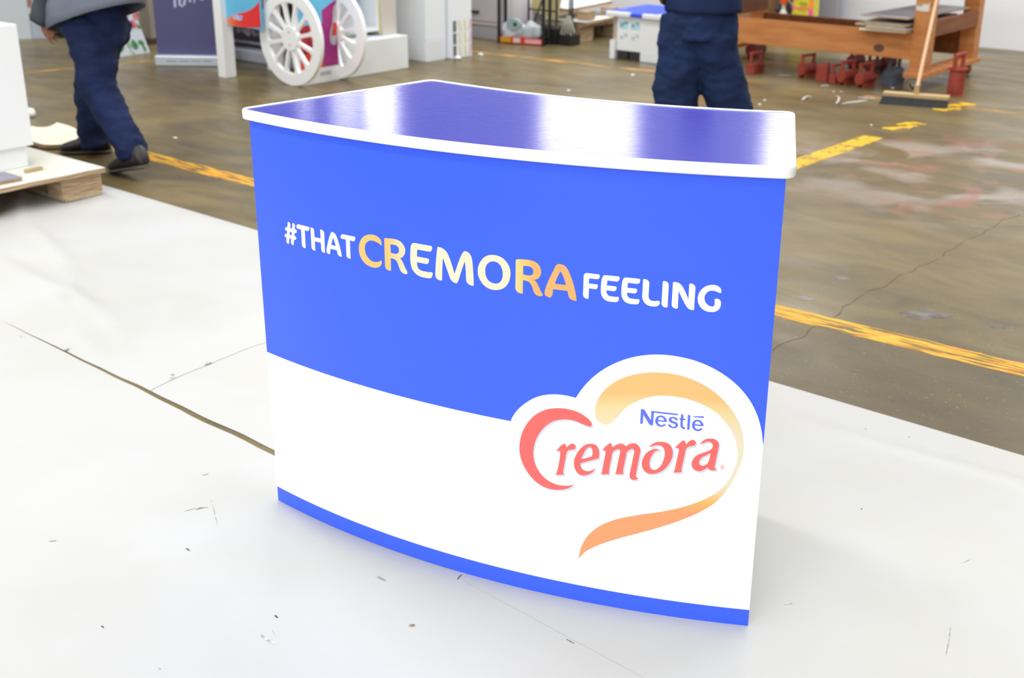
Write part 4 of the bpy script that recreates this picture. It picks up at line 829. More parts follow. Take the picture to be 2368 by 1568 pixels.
bm = BM(); lathe(bm, [(0.02, -0.02), (0.062, -0.02), (0.066, -0.014), (0.066, 0.014), (0.062, 0.02), (0.02, 0.02)], 24, Matrix.Rotation(math.pi / 2, 4, 'X') @ Matrix.Diagonal((1.15, .8, 1, 1))); obj('casing', bm, mat('pale_teal_plastic', rgb(156, 182, 182), 0.35), td)
bm = BM(); lathe(bm, [(0.019, -0.023), (0.019, 0.023)], 12, Matrix.Translation((0.02, 0, 0)) @ Matrix.Rotation(math.pi / 2, 4, 'X')); obj('hub', bm, mat('dark_teal', rgb(46, 60, 62), 0.4), td)
# black low trestle and yellow sheet, thin posts
u2, v2 = uv(G(1258, 108)); tr = thing('low_trolley', 'low black flat trolley with thin uprights beside the rack', 'trolley', W(u2 + 0.03, v2 + 0.14), HALL)
zt2 = PV(1258, 57, v2 + 0.14).z
obj('deck', box(BM(), -0.36, 0.0, 0.0, 0.27, zt2 - 0.03, zt2), mat('dusty_black_top', rgb(92, 84, 76), 0.7), tr); obj('skirt', box(BM(), -0.35, -0.01, 0.01, 0.26, 0.0, zt2 - 0.03), M_BLK, tr)
for x, y, h in ((-0.34, 0.02, 0.75), (-0.02, 0.02, 0.8), (-0.02, 0.25, 0.6)): bm = BM(); tube(bm, [(x, y, zt2), (x, y, h)], 0.010, 8); obj('upright', bm, M_BLK, tr)
bm = BM(); tube(bm, [(-0.30, 0.05, zt2), (-0.18, 0.1, zt2 + 0.35)], 0.008, 8); obj('brace', bm, M_BLK, tr); bm = BM(); tube(bm, [(-0.34, 0.02, zt2 + .12), (-0.02, 0.02, zt2 + .12)], 0.007, 8); obj('brace', bm, M_BLK, tr)
ys = obj('yellow_board', box(BM(), -0.16, 0.16, 0.0, 0.012, 0, 0.55, Matrix.Rotation(math.radians(14), 4, 'Y')), mat('pale_yellow_board', rgb(214, 202, 148), 0.6)); ys.location = W(u2 - 0.30, v2 + 0.36, zt2 + 0.05); ys.rotation_euler = (0, 0, HALL); tag(ys, 'pale yellow board leaning on the low black trolley', 'board')
# stacked honeycomb pallets behind
u3, v3 = uv(G(1385, 90)); 
pallet(u3, v3 + 0.45, 0.45, 0.75, 'lowest honeycomb pallet of the stack behind the rack', h=0.13)
for k, (z, dx, rzz, lab) in enumerate(((0.166, 0.05, 0.05, 'middle honeycomb board of the stack behind the rack'), (0.285, -0.08, -0.07, 'topmost tilted honeycomb board of the stack behind the rack'))):
    t = thing('honeycomb_board', lab, 'board', W(u3 + dx, v3 + 0.2, z), HALL + rzz, 'stacked honeycomb boards'); tilt = Matrix.Rotation(math.radians(3 if k else 1.0), 4, 'X')
    obj('face_sheet', box(BM(), -0.45, 0.0, -0.5, 0.1, 0.024, 0.027, tilt), M_WHITE, t); obj('core', box(BM(), -0.45, 0.0, -0.5, 0.1, 0.0, 0.024, tilt), M_HONEY, t)
    if k == 0:
        for y in (-0.45, -0.06): obj('spacer_block', box(BM(), -0.14, -0.02, y, y + 0.12, 0.027, 0.10), M_HONEY, t)
lo = PV(1325, 95, v2 + 0.62)
# string mop on a thin black pole
cm = W(*uv(G(1316, 104)), 0.0); mp_ = thing('string_mop', 'upside-down grey string mop hanging on a thin black pole', 'mop', cm, HALL)
bm = BM(); tube(bm, [(0, 0, 0), (0, 0, 1.2)], 0.009, 8); obj('pole', bm, M_BLK, mp_); obj('pole_foot', box(BM(), -0.07, 0.07, -0.07, 0.07, 0, 0.09), M_BLK, mp_)
ztop = PV(1312, 36, uv(cm)[1]).z; zlo = PV(1312, 80, uv(cm)[1]).z
for k in range(9):
    a = -1 + 2 * k / 8; bm = BM(); tube(bm, [(0.01 * a, -0.012, ztop), (0.05 * a, -0.03, ztop * 0.6 + zlo * 0.4), (0.072 * a + 0.012 * (-1) ** k, -0.035, zlo + 0.012 * (k % 3))], [0.008, 0.009, 0.009], 6); obj('strand', bm, mat('grey_cotton', rgb(164, 162, 150), 0.9), mp_)

# ================================================================== BLUE-TOPPED DISPLAY BOX
u4, v4 = uv(G(1425, 135)); db = thing('display_table', 'white display table with a tilted blue top behind the second person', 'display table', W(u4, v4), HALL)
zt4 = PV(1425, 36, v4).z; M_GLW = mat('gloss_white', rgb(240, 244, 248), 0.3)
obj('body', box(BM(), 0, 0.56, 0.0, 0.45, 0.07, zt4), M_GLW, db, bevel=0.003); obj('side_panel', box(BM(), -0.05, -0.012, 0.02, 0.44, 0.0, zt4), mat('kraft_edge', rgb(186, 172, 158), 0.6), db); obj('dark_gap', box(BM(), -0.012, 0.0, 0.02, 0.44, 0.1, zt4), mat('dark_gap', rgb(24, 28, 28), 0.7), db)
for x in (0.02, 0.135): obj('foot_panel', box(BM(), x, x + 0.095, -0.003, 0.10, 0.0, 0.07), mat('charcoal_print', rgb(44, 46, 50), 0.5), db)
obj('foot_panel', box(BM(), -0.055, -0.005, -0.02, 0.02, 0.0, 0.15), M_GLW, db); obj('foot_panel', box(BM(), 0.24, 0.56, -0.004, 0.4, -0.0, 0.07), M_GLW, db)
def pdt(x, y): q = PV(x, y, v4) - W(u4, v4); return q.dot(HU), q.z
for x in (0.02, 0.135):
    obj('cyan_print', box(BM(), x, x + 0.09, -0.002, 0.0, zt4 - 0.10, zt4 - 0.04), mat('cyan_print', rgb(180, 232, 248), 0.4), db)
    for z in (0.26, 0.16):
        for q in range(2): obj('grey_print', box(BM(), x + 0.01 + 0.04 * q, x + 0.045 + 0.04 * q, -0.002, 0.0, z + 0.02 * q, z + 0.03 + 0.02 * q), mat('faint_grey_print', rgb(200, 212, 222), 0.5), db)
tiltm = Matrix.Translation((0, -0.05, zt4 + 0.005)) @ Matrix.Rotation(math.radians(0.5), 4, 'X')
tp = obj('top', box(BM(), -0.10, 0.57, 0, 0.62, 0, 0.03, tiltm), mat('vivid_blue_gloss', rgb(58, 88, 240), 0.5, 0.25), db, bevel=0.006)
for x0, x1 in ((-0.08, 0.16), (0.28, 0.57)): obj('edge_trim', box(BM(), x0, x1, -0.008, 0.03, -0.002, 0.032, tiltm), M_GLW, tp, bevel=0.004)
obj('white_patch', box(BM(), 0.40, 0.57, 0.0, 0.6, 0.030, 0.032, tiltm), M_GLW, tp)
bm = BM(); lathe(bm, [(0.022, 0.030), (0.022, 0.032)], 18, tiltm @ Matrix.Translation((-0.03, 0.2, 0))); obj('ring_mark', bm, mat('ring_pale_blue', rgb(150, 168, 246), 0.4), tp)

# ================================================================== WORKBENCH
M_WOOD = mat('orange_pine', rgb(216, 150, 92), 0.55, 0.35, var=(2.2, rgb(190, 118, 66), .35, .7), stretch=(1.2, 9, 9), bump=(6, 0.15, 0.005), bump_stretch=(1, 12, 12))
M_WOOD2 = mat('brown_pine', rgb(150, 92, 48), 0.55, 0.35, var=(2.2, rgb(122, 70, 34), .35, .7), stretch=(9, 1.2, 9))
BU, BV_ = -3.36, 8.53
bench = thing('workbench', 'heavy orange pine workbench on castors', 'workbench', W(BU, BV_), HALL)
LB, DB = 1.93, 1.0
zr1 = PV(2100, 74, BV_).z; zr0 = PV(2100, 138, BV_).z
o = obj('front_rail', box(BM(), -LB, -0.02, 0.0, 0.05, zr0, zr1), M_WOOD, bench, bevel=0.004)
zb1 = PV(1990, 46, BV_ + DB).z
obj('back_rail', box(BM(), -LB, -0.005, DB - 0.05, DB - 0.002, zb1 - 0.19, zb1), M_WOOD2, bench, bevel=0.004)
for x, y, w in ((0, 0, 0.0), (0, DB - 0.1, 0), (-LB, 0, 0), (-LB, DB - 0.1, 0)):
    obj('leg', box(BM(), x - 0.12 if x == 0 else x, x if x == 0 else x + 0.12, y - (0.012 if y == 0 else 0), y + 0.10, 0.135, 0.92), M_WOOD, bench, bevel=0.004)
zs1 = PU(2230, 34, BU).z; zs0 = PU(2230, 68, BU).z
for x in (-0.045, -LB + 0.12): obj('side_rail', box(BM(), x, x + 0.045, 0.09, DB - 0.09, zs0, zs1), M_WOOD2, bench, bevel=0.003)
for x in (-0.14, -LB - 0.01): obj('foot_beam', box(BM(), x, x + 0.15, -0.05, DB + 0.05, 0.098, 0.135), M_WOOD, bench, bevel=0.003)
obj('bench_top', box(BM(), -LB - 0.05, 0.05, -0.05, DB + 0.05, 0.92, 0.97), M_WOOD, bench, bevel=0.004)
obj('paint_smear', box(BM(), -0.115, -0.02, -0.0135, -0.0115, PV(2140, 26, BV_).z, PV(2140, 4, BV_).z), mat('white_paint_smear', rgb(232, 230, 228), 0.6, var=(12, rgb(206, 150, 100), .5, .56)), bench)
bm = BM(); lathe(bm, [(0.034, 0), (0.034, 0.002)], 14, Matrix.Translation((-0.36, -0.0005, zr0 + 0.06)) @ Matrix.Rotation(math.pi / 2, 4, 'X') @ Matrix.Diagonal((1.2, .8, 1, 1))); obj('knot', bm, mat('wood_knot', rgb(108, 74, 56), 0.6), bench)
M_ZINC = mat('zinc_plate', rgb(176, 182, 180), 0.35, 0.5, 0.6); M_TYRE = mat('amber_tyre', rgb(206, 150, 40), 0.5); M_HUB = mat('castor_hub', rgb(60, 66, 72), 0.5)
for x, y in ((-0.07, 0.02), (-0.07, DB - 0.02), (-LB + 0.07, 0.02), (-LB + 0.07, DB - 0.02)):
    ca = obj('castor', box(BM(), x - 0.05, x + 0.05, y - 0.05, y + 0.05, 0.092, 0.098), M_ZINC, bench)
    for s in (-1, 1):
        bm = BM(); vs = [bm.verts.new((x + q, y + s * 0.025 + d_ * 0.002, z)) for d_ in (-1, 1) for q, z in ((-0.04, 0.092), (0.04, 0.092), (0.012, 0.035), (-0.012, 0.035))]
        for f in ((0, 1, 2, 3), (7, 6, 5, 4), (0, 4, 5, 1), (1, 5, 6, 2), (2, 6, 7, 3), (3, 7, 4, 0)): bm.faces.new([vs[i] for i in f])
        bmesh.ops.recalc_face_normals(bm, faces=bm.faces[:]); obj('fork', bm, M_ZINC, ca)
    T = Matrix.Translation((x, y, 0.045)) @ Matrix.Rotation(math.pi / 2, 4, 'X')
    bm = BM(); lathe(bm, [(0.036, -0.018), (0.043, -0.018), (0.045, -0.012), (0.045, 0.012), (0.043, 0.018), (0.036, 0.018)], 20, T); obj('tyre', bm, M_TYRE, ca)
    bm = BM(); lathe(bm, [(0.036, -0.0185), (0.036, 0.0185)], 16, T); obj('wheel_hub', bm, M_HUB, ca)
# boards stacked across the rails
zz = zr1 + 0.002
for k, (du, dv, wu, wv, t, rz_, m, lab) in enumerate(((-0.30, -0.12, 0.34, 1.02, 0.016, 0.03, 0, 'lowest cream-edged honeycomb board stacked on the bench rail'), (-0.27, -0.14, 0.30, 0.9, 0.014, -0.02, 1, 'second honeycomb board from the bottom of the bench stack'),
        (-0.33, -0.10, 0.36, 0.95, 0.014, 0.05, 0, 'middle honeycomb board of the bench stack'), (-0.29, -0.08, 0.32, 0.9, 0.015, 0.0, 1, 'fourth honeycomb board up in the bench stack'), (-0.30, -0.11, 0.36, 1.0, 0.012, -0.06, 2, 'topmost grey board of the bench stack'))):
    if k == 4: zz += 0.035
    t_ = thing('honeycomb_board', lab, 'board', W(BU + du, BV_ + dv, zz), HALL + rz_, 'boards stacked on the bench rail')
    obj('core', box(BM(), -wu / 2, wu / 2, 0, wv, 0, t - 0.002), M_HONEY2 if k else M_CREAM, t_); obj('face_sheet', box(BM(), -wu / 2, wu / 2, 0, wv, t - 0.002, t), mat('dull_grey_face', rgb(168, 170, 180), 0.55) if m else M_HONEY2, t_)
    if k == 4: obj('dark_gap_block', box(BM(), -0.05, 0.1, 0.25, 0.75, -0.035, 0.0), mat('dark_gap2', rgb(48, 42, 40), 0.8), t_)  # added block, its dark colour paints the shaded gap below the top board
    zz += t
# ------------------------------------------------------------------ red weights
M_REDP = mat('red_oxide_paint', rgb(170, 74, 60), 0.5, 0.4, var=(10, rgb(132, 46, 38), .4, .7)); M_REDP2 = mat('dark_red_oxide', rgb(122, 46, 42), 0.55, var=(10, rgb(96, 34, 32), .4, .7)); M_GREYP = mat('grey_weight_paint', rgb(92, 98, 116), 0.5, var=(10, rgb(64, 68, 80), .4, .7))
def handle(t, m, L, z0, z1, w=0.022):
    for y in (0.012, L - 0.012): obj('handle_post', box(BM(), -w / 2, w / 2, y - 0.008, y + 0.008, z0, z1), m, t, bevel=0.002)
    bm = BM(); tube(bm, [(0, -0.002, z1), (0, L + 0.002, z1)], 0.011, 10); obj('handle_grip', bm, m, t)
def weight(x, y, kind, label, rz_=0.0, m=M_REDP, s=1.0, par=None):
    c = G(x, y); t = thing('iron_weight', label, 'weight', c, HALL - math.radians(14) + rz_, 'red iron weights under the workbench')
    if kind == 'cyl':
        L = 0.15 * s; r = 0.043 * s; bm = BM(); lathe(bm, [(r * .93, 0), (r, 0.004), (r, L - 0.004), (r * .93, L)], 22, Matrix.Translation((0, 0, 0.062 * s)) @ Matrix.Rotation(-math.pi / 2, 4, 'X')); o = obj('cylinder', bm, m, t)
        for a in (-1, 1): obj('foot_bar', box(BM(), a * 0.026 * s - 0.006, a * 0.026 * s + 0.006, 0.02, L - 0.012, 0, 0.036 * s), m, t)
        handle(t, m, L, 0.095 * s, 0.165 * s)
    elif kind == 'block':
        L = 0.14 * s; obj('block', box(BM(), -0.035 * s, 0.035 * s, 0, L, 0, 0.075 * s), m, t, bevel=0.004); handle(t, m, L, 0.07 * s, 0.155 * s)
    elif kind == 'plate':
        obj('plate', box(BM(), -0.045 * s, 0.045 * s, 0, 0.05, 0, 0.12 * s), m, t, bevel=0.004); obj('handle_lug', box(BM(), -0.012, 0.03, 0.045, 0.075, 0.1 * s, 0.135 * s), m, t)
    elif kind == 'arch':
        L = 0.14 * s; bm = BM(); pr = [(-0.042, 0), (0.042, 0), (0.042, 0.075), (0.03, 0.1), (0.012, 0.115), (-0.012, 0.115), (-0.03, 0.1), (-0.042, 0.075)]
        A = [bm.verts.new((a * s, 0, b * s)) for a, b in pr]; B = [bm.verts.new((a * s, L, b * s)) for a, b in pr]; skin(bm, [A, B]); bmesh.ops.recalc_face_normals(bm, faces=bm.faces[:]); obj('body', bm, m, t); handle(t, m, L, 0.11 * s, 0.175 * s)
    elif kind == 'upright':
        bm = BM(); lathe(bm, [(0.062, 0), (0.062, 0.008), (0.056, 0.012), (0.054, 0.175), (0.068, 0.18), (0.068, 0.19), (0.02, 0.192)], 26); obj('cylinder', bm, m, t)
        for y in (-0.045, 0.045): obj('handle_post', box(BM(), -0.012, 0.012, y - 0.01, y + 0.01, 0.19, 0.275), m, t, bevel=0.002)
        bm = BM(); tube(bm, [(0, -0.058, 0.278), (0, 0.058, 0.286)], 0.014, 10); obj('handle_grip', bm, m, t)
    return t
weight(1733, 171, 'block', 'red block weight with a bar handle nearest the second person', 0.1)
weight(1735, 138, 'cyl', 'dark red drum weight behind the red block weight', 0.3, M_REDP2, 1.25)
weight(1850, 180, 'cyl', 'red cylinder weight standing alone left of the cluster')
weight(1898, 189, 'plate', 'red flat plate weight at the left of the cluster', 0.3)
weight(1922, 193, 'block', 'small red block weight beside the red plate', 0.0, s=0.85)
weight(1942, 197, 'cyl', 'red cylinder weight in the front row, left of the frontmost')
weight(1984, 203, 'cyl', 'frontmost bright red cylinder weight of the cluster')
weight(1965, 160, 'cyl', 'dark red cylinder weight behind the front row', 0.1, M_REDP2)
weight(2006, 172, 'cyl', 'dark red cylinder weight between the frontmost one and the grey one', 0.2, M_REDP2)
weight(2038, 166, 'cyl', 'dark red cylinder weight behind the grey one', 0.1, M_REDP2)
weight(2050, 198, 'arch', 'grey arched weight with a bar handle under the workbench', 0.1, M_GREYP, 1.1)
weight(2208, 221, 'upright', 'upright red cylinder weight with a handle by the bench corner')
# ------------------------------------------------------------------ broom
b0_, b1_ = G(2036, 238), G(2192, 250); dd = b1_ - b0_; mid = (b0_ + b1_) / 2; bl = dd.length
broom = thing('push_broom', 'wooden push broom with black bristles leaning on the workbench', 'broom', (mid.x, mid.y, 0), math.atan2(dd.y, dd.x))
obj('broom_head', box(BM(), -bl / 2 + 0.012, bl / 2, -0.028, 0.05, 0.052, 0.078), mat('broom_wood', rgb(202, 178, 136), 0.6, var=(4, rgb(178, 150, 106), .3, .7), stretch=(1, 9, 9)), broom, bevel=0.004)
bm = BM(); rnd = random.Random(3)
for i in range(58):
    for j in range(6):
        x = -bl / 2 + 0.016 + (bl - 0.02) * i / 57; y = -0.022 + 0.064 * j / 5; fx = x - 0.012 + rnd.uniform(-.004, .004); fy = y - 0.02 + rnd.uniform(-.004, .004)
        a = [bm.verts.new((x + q, y + w, 0.054)) for q, w in ((-.0035, -.004), (.0035, -.004), (.0035, .004), (-.0035, .004))]; b = [bm.verts.new((fx + q, fy + w, 0.0)) for q, w in ((-.005, -.006), (.005, -.006), (.005, .006), (-.005, .006))]; skin(bm, [a, b])
o = obj('bristles', bm, mat('black_bristle', rgb(48, 50, 54), 0.7), broom); o['kind'] = 'stuff'
hb_ = Matrix.Rotation(-math.atan2(dd.y, dd.x), 4, 'Z')
hs = Vector((mid.x, mid.y, 0.078)); hs = PV(2120, 208, uv(mid)[1] + 0.0); he = PV(2166, -2, BV_ - 0.04); hdir = he - hs; he2 = hs + hdir * 1.75
bm = BM(); tube(bm, [hb_ @ (hs - Vector((mid.x, mid.y, 0)) - hdir * 0.02), hb_ @ (he2 - Vector((mid.x, mid.y, 0)))], 0.0125, 12); obj('handle', bm, mat('handle_wood', rgb(214, 178, 140), 0.55), broom)
hl = hb_ @ (hs - Vector((mid.x, mid.y, 0))); bm = BM(); tube(bm, [(hl.x, hl.y, 0.074), hl + Vector((0, 0, 0.03))], [0.02, 0.015], 10); obj('socket', bm, mat('broom_wood', rgb(202, 178, 136), 0.6), broom)
# ------------------------------------------------------------------ things behind the bench
def gb(x, vv): q = PV(x, 20, vv); return uv(q)[0]
cb = thing('cardboard_box', 'brown cardboard box at the left end of the workbench', 'box', W(gb(1728, 10.3), 10.3), HALL)
zc = PV(1730, 34, 9.7).z
obj('carton', box(BM(), -0.28, 0.11, 0, 0.35, 0.0, 0.62), mat('kraft_card', rgb(156, 118, 86), 0.7), cb); obj('tape', box(BM(), -0.05, 0.01, -0.002, 0.0, 0.3, 0.62), mat('parcel_tape', rgb(178, 150, 124), 0.3), cb)
sh = thing('shelf_unit', 'low grey shelf with a diagonal brace behind the workbench', 'shelf', W(gb(1790, 10.72), 10.72), HALL)
for z in (0.16, 0.42, 0.8): obj('shelf_board', box(BM(), -0.25, 0.3, 0, 0.35, z, z + 0.03), mat('dull_grey_shelf', rgb(132, 126, 116), 0.6), sh)
for x in (-0.25, 0.27): obj('side', box(BM(), x, x + 0.03, 0, 0.35, 0, 1.0), mat('dull_brown_side', rgb(112, 96, 76), 0.6), sh)
bm = BM(); tube(bm, [(-0.22, -0.01, 0.8), (0.26, -0.01, 0.19)], 0.008, 8); obj('brace', bm, mat('pale_steel', rgb(180, 178, 172), 0.4), sh)
bt = thing('spray_bottle', 'orange-topped white bottle behind the workbench', 'bottle', W(gb(1812, 10.5), 10.5), HALL)
zo = PV(1812, 10, 10.5).z
bm = BM(); lathe(bm, [(0.04, 0), (0.042, 0.01), (0.042, zo * 0.7), (0.018, zo * 0.86), (0.018, zo)], 16); obj('body', bm, mat('milky_plastic', rgb(214, 216, 212), 0.4), bt); obj('cap', box(BM(), -0.035, 0.03, -0.02, 0.02, zo, zo + 0.12), mat('orange_plastic', rgb(222, 92, 42), 0.4), bt, bevel=0.004)
pk = thing('bright_packet', 'fluorescent yellow and pink packet standing behind the workbench', 'packet', W(gb(1856, 10.5), 10.5), HALL)
obj('body', box(BM(), -0.105, 0.105, 0, 0.12, 0, 0.78), mat('fluor_yellow_print', rgb(236, 228, 70), 0.4, var=(14, rgb(214, 206, 60), .4, .6)), pk, bevel=0.006)
zq = PV(1856, 20, 10.5).z
obj('pink_print', box(BM(), 0.062, 0.106, -0.002, 0.0, zq - 0.2, zq - 0.005), mat('fluor_pink_print', rgb(255, 96, 178), 0.4), pk); obj('orange_print', box(BM(), 0.058, 0.106, -0.002, 0.0, zq, zq + 0.3), mat('fluor_orange_print', rgb(255, 158, 70), 0.4), pk); obj('orange_arc_print', box(BM(), -0.07, 0.06, -0.0025, 0.0, zq - 0.006, zq + 0.012), mat('fluor_coral_print', rgb(255, 130, 90), 0.4), pk)
obj('pink_print', box(BM(), -0.105, -0.075, -0.002, 0.0, zq - 0.01, zq + 0.02), mat('fluor_pink_print', rgb(255, 96, 178), 0.4), pk); obj('pink_print', box(BM(), -0.105, -0.065, -0.002, 0.0, zq + 0.07, zq + 0.3), mat('fluor_pink_print', rgb(255, 96, 178), 0.4), pk)
for k in range(5): obj('letter_print', box(BM(), -0.03 + 0.017 * k, -0.022 + 0.017 * k, -0.003, 0.0, zq + 0.02, zq + 0.06), mat('olive_print', rgb(150, 146, 50), 0.5), pk)
lv = thing('panel_stack', 'lavender grey panel leaning at the end of the white wall', 'panel', W(gb(1904, 10.9), 10.9), HALL)
obj('panel', box(BM(), -0.10, 0.13, 0, 0.06, 0, 1.6), mat('lavender_grey', rgb(164, 164, 180), 0.5), lv)
# ------------------------------------------------------------------ litter on the floor
M_SHRED = mat('white_plastic_shred', rgb(214, 212, 206), 0.5)
def shred(pts, w, label, cat='strip'):
    P = [G(x, y) for x, y in pts]; c = sum(P, Vector()) / len(P); bm = BM()
    pts2 = []
    for i, p in enumerate(P): pts2.append((p.x - c.x, p.y - c.y, 0.004 + 0.004 * math.sin(i * 2.1) ** 2))
    tube(bm, pts2, [(w, 0.0025)] * len(P), 6); o = obj('plastic_shred', bm, M_SHRED, None, smooth=True); o.location = (c.x, c.y, 0); tag(o, label, cat, 'white plastic shreds on the floor')
shred([(1855, 232), (1862, 227), (1869, 224), (1876, 226)], 0.008, 'short curled white plastic shred nearest the blue counter')
shred([(1934, 223), (1941, 228), (1938, 236), (1934, 240), (1944, 244), (1960, 240), (1985, 236), (2005, 234)], 0.007, 'long looping white plastic shred left of the broom')
shred([(1984, 227), (2005, 229), (2024, 231)], 0.009, 'straight white plastic shred touching the broom bristles')
shred([(1800, 175), (1815, 177), (1832, 177)], 0.009, 'white plastic shred left of the lone red cylinder weight')
shred([(1898, 200), (1908, 200), (1917, 201)], 0.008, 'short white plastic shred before the red plate weight')
shred([(1925, 214), (1930, 213)], 0.006, 'tiny white plastic shred in front of the red cylinder weights'); shred([(1942, 213), (1948, 215)], 0.008, 'white plastic crumb between broom and red weights')
for x, y, s, lab in ((1315, 211, 0.016, 'white crumb of paper on the floor behind the counter top'), (1463, 175, 0.016, 'white crumb of paper left of the second person'), (1525, 0, 0, ''), (2064, 205, 0.014, 'curled white chip beside the front castor'), (2222, 118, 0.02, 'white chip of paper by the white wall'), (1768, 233, 0.012, 'white chip right of the second person'), (1757, 243, 0.012, 'white chip at the heel of the second person'), (405, 321, 0.014, 'white chip on the floor behind the walking person'), (2015, 290, 0.008, 'white speck near the yellow floor patch')):
    if not s: continue
    bm = BM(); bmesh.ops.create_icosphere(bm, subdivisions=1, radius=s)
    for v in bm.verts: v.co *= 1 + 0.5 * noise.noise(v.co * 90 + Vector((x, 0, 0))); v.co.z = max(0, v.co.z * 0.5 + s * 0.3)
    c = G(x, y); o = obj('paper_crumb', bm, M_WHITE); o.location = (c.x, c.y, 0); tag(o, lab, 'paper', 'white paper crumbs on the floor')

# ================================================================== PEOPLE
M_SKIN = mat('brown_skin', rgb(150, 98, 76), 0.5, 0.4, var=(18, rgb(128, 78, 58), .4, .7))
M_NAVY = mat('navy_work_cotton', rgb(30, 43, 82), 0.8, 0.2, var=(5, rgb(23, 33, 64), .35, .7), bump=(260, 0.25, 0.002))
M_NAVY2 = mat('navy_work_shirt', rgb(33, 53, 94), 0.8, 0.2, var=(4, rgb(24, 38, 70), .35, .7), bump=(260, 0.25, 0.002))
M_COAT = mat('grey_work_coat', rgb(118, 124, 138), 0.8, 0.2, var=(3, rgb(98, 104, 116), .35, .7)); M_SLEEVE = mat('grey_coat_sleeve', rgb(76, 82, 90), 0.8, 0.2, var=(6, rgb(54, 58, 64), .4, .65))
M_BOOT = mat('black_boot_leather', rgb(36, 34, 36), 0.5, var=(9, rgb(58, 54, 54), .4, .7)); M_SOLE = mat('boot_sole', rgb(92, 82, 76), 0.7); M_HAIR = mat('black_hair', rgb(24, 20, 18), 0.6)
def head_neck(bm, neck, head, r=0.098, face=Vector((1, 0, 0))):
    tube(bm, [neck - Vector((0, 0, 0.05)), neck + Vector((0, 0, 0.02)), head - Vector((0, 0, 0.06))], [0.075, 0.056, 0.056], 14)
    ball(bm, head, r, (0.82, 0.82, 1.18)); ball(bm, head + face * 0.03 - Vector((0, 0, 0.05)), r * 0.72, (0.9, 0.9, 1.0))
    ball(bm, head + face * (r * 0.93) - Vector((0, 0, 0.015)), 0.016, (1, 1, 1.5)); side = face.cross(Vector((0, 0, 1)))
    for s in (-1, 1): ball(bm, head + side * s * r * 0.82 - face * 0.005, 0.022, (0.7, 0.7, 1.3))
    for s in (-1, 1): ball(bm, head + face * (r * 0.72) + side * s * 0.034 + Vector((0, 0, 0.022)), 0.014, (1, 1, .6))
def hand(bm, wrist, d, flat, s=1.0):
    """palm and five bent fingers; d points to the fingertips, flat is the palm normal"""
    d = d.normalized(); flat = (flat - d * flat.dot(d)).normalized(); sd = d.cross(flat).normalized()
    tube(bm, [wrist, wrist + d * 0.03 * s, wrist + d * 0.06 * s, wrist + d * 0.092 * s], [(0.026, 0.02), (0.034, 0.017), (0.041, 0.016), (0.039, 0.013)], 12) if False else None
    P = [wrist + d * k for k in (0, 0.03 * s, 0.06 * s, 0.095 * s)]; rg = []
    for p, (w, t) in zip(P, ((0.028, 0.021), (0.036, 0.018), (0.042, 0.016), (0.040, 0.012))):
        rg.append([bm.verts.new(p + sd * (w * s * math.cos(a)) + flat * (t * s * math.sin(a))) for a in [2 * math.pi * k / 12 for k in range(12)]])
    skin(bm, rg)
    for k, (o, L) in enumerate(((-0.030, 0.066), (-0.010, 0.078), (0.010, 0.073), (0.029, 0.056))):
        b = wrist + d * 0.088 * s + sd * o * s; curl = 0.25 + 0.12 * k
        q1 = b + (d * math.cos(curl) + flat * math.sin(curl)) * L * 0.5 * s; q2 = q1 + (d * math.cos(curl * 2.2) + flat * math.sin(curl * 2.2)) * L * 0.5 * s
        q1 += sd * o * 0.25 * s; q2 += sd * o * 0.5 * s; tube(bm, [b, q1, q2], [0.0095 * s, 0.0085 * s, 0.0072 * s], 10)
    b = wrist + d * 0.03 * s - sd * 0.03 * s; q1 = b + (d * 0.75 - sd * 0.5 + flat * 0.25).normalized() * 0.045 * s; q2 = q1 + (d * 0.95 - sd * 0.1 + flat * 0.3).normalized() * 0.035 * s
    tube(bm, [b, q1, q2], [0.014 * s, 0.011 * s, 0.009 * s], 10)
def shoe(par, heel, toe, base, up=0.0, label=None):
    """laced work boot from heel to toe, in the parent's space"""
    d = toe - heel; L = d.length; t = d.normalized(); sd = t.cross(Vector((0, 0, 1))).normalized(); n = sd.cross(t).normalized()
    def sec(x, w, h0, h1): c = heel + t * (x * L); return [c + sd * (w * math.cos(a)) + n * ((h0 + h1) / 2 + (h1 - h0) / 2 * math.sin(a)) for a in [2 * math.pi * k / 14 for k in range(14)]]
    bm = BM(); rg = [[bm.verts.new(q - base) for q in sec(*s)] for s in ((0, .028, .02, .07), (0.05, .038, .018, .12), (0.25, .044, .018, .135), (0.42, .045, .018, .115), (0.6, .049, .018, .085), (0.8, .049, .018, .07), (0.95, .036, .018, .056), (1.0, .018, .022, .045))]
    skin(bm, rg); o = obj('boot', bm, M_BOOT, par, smooth=True)
    bm = BM(); rg = [[bm.verts.new(q - base) for q in sec(*s)] for s in ((-0.01, .026, 0, .022), (0.06, .040, 0, .024), (0.4, .046, 0.002, .024), (0.7, .052, 0, .024), (0.93, .040, 0.002, .024), (1.02, .018, .006, .026))]
    skin(bm, rg); obj('sole', bm, M_SOLE, o)
    for k in range(4):
        c = heel + t * (L * (0.42 + 0.07 * k)) + n * (0.113 - 0.011 * k) - base; bm = BM(); tube(bm, [c - sd * 0.022, c + n * 0.006, c + sd * 0.022], 0.003, 6); obj('lace', bm, mat('boot_lace', rgb(70, 66, 64), 0.8), o)
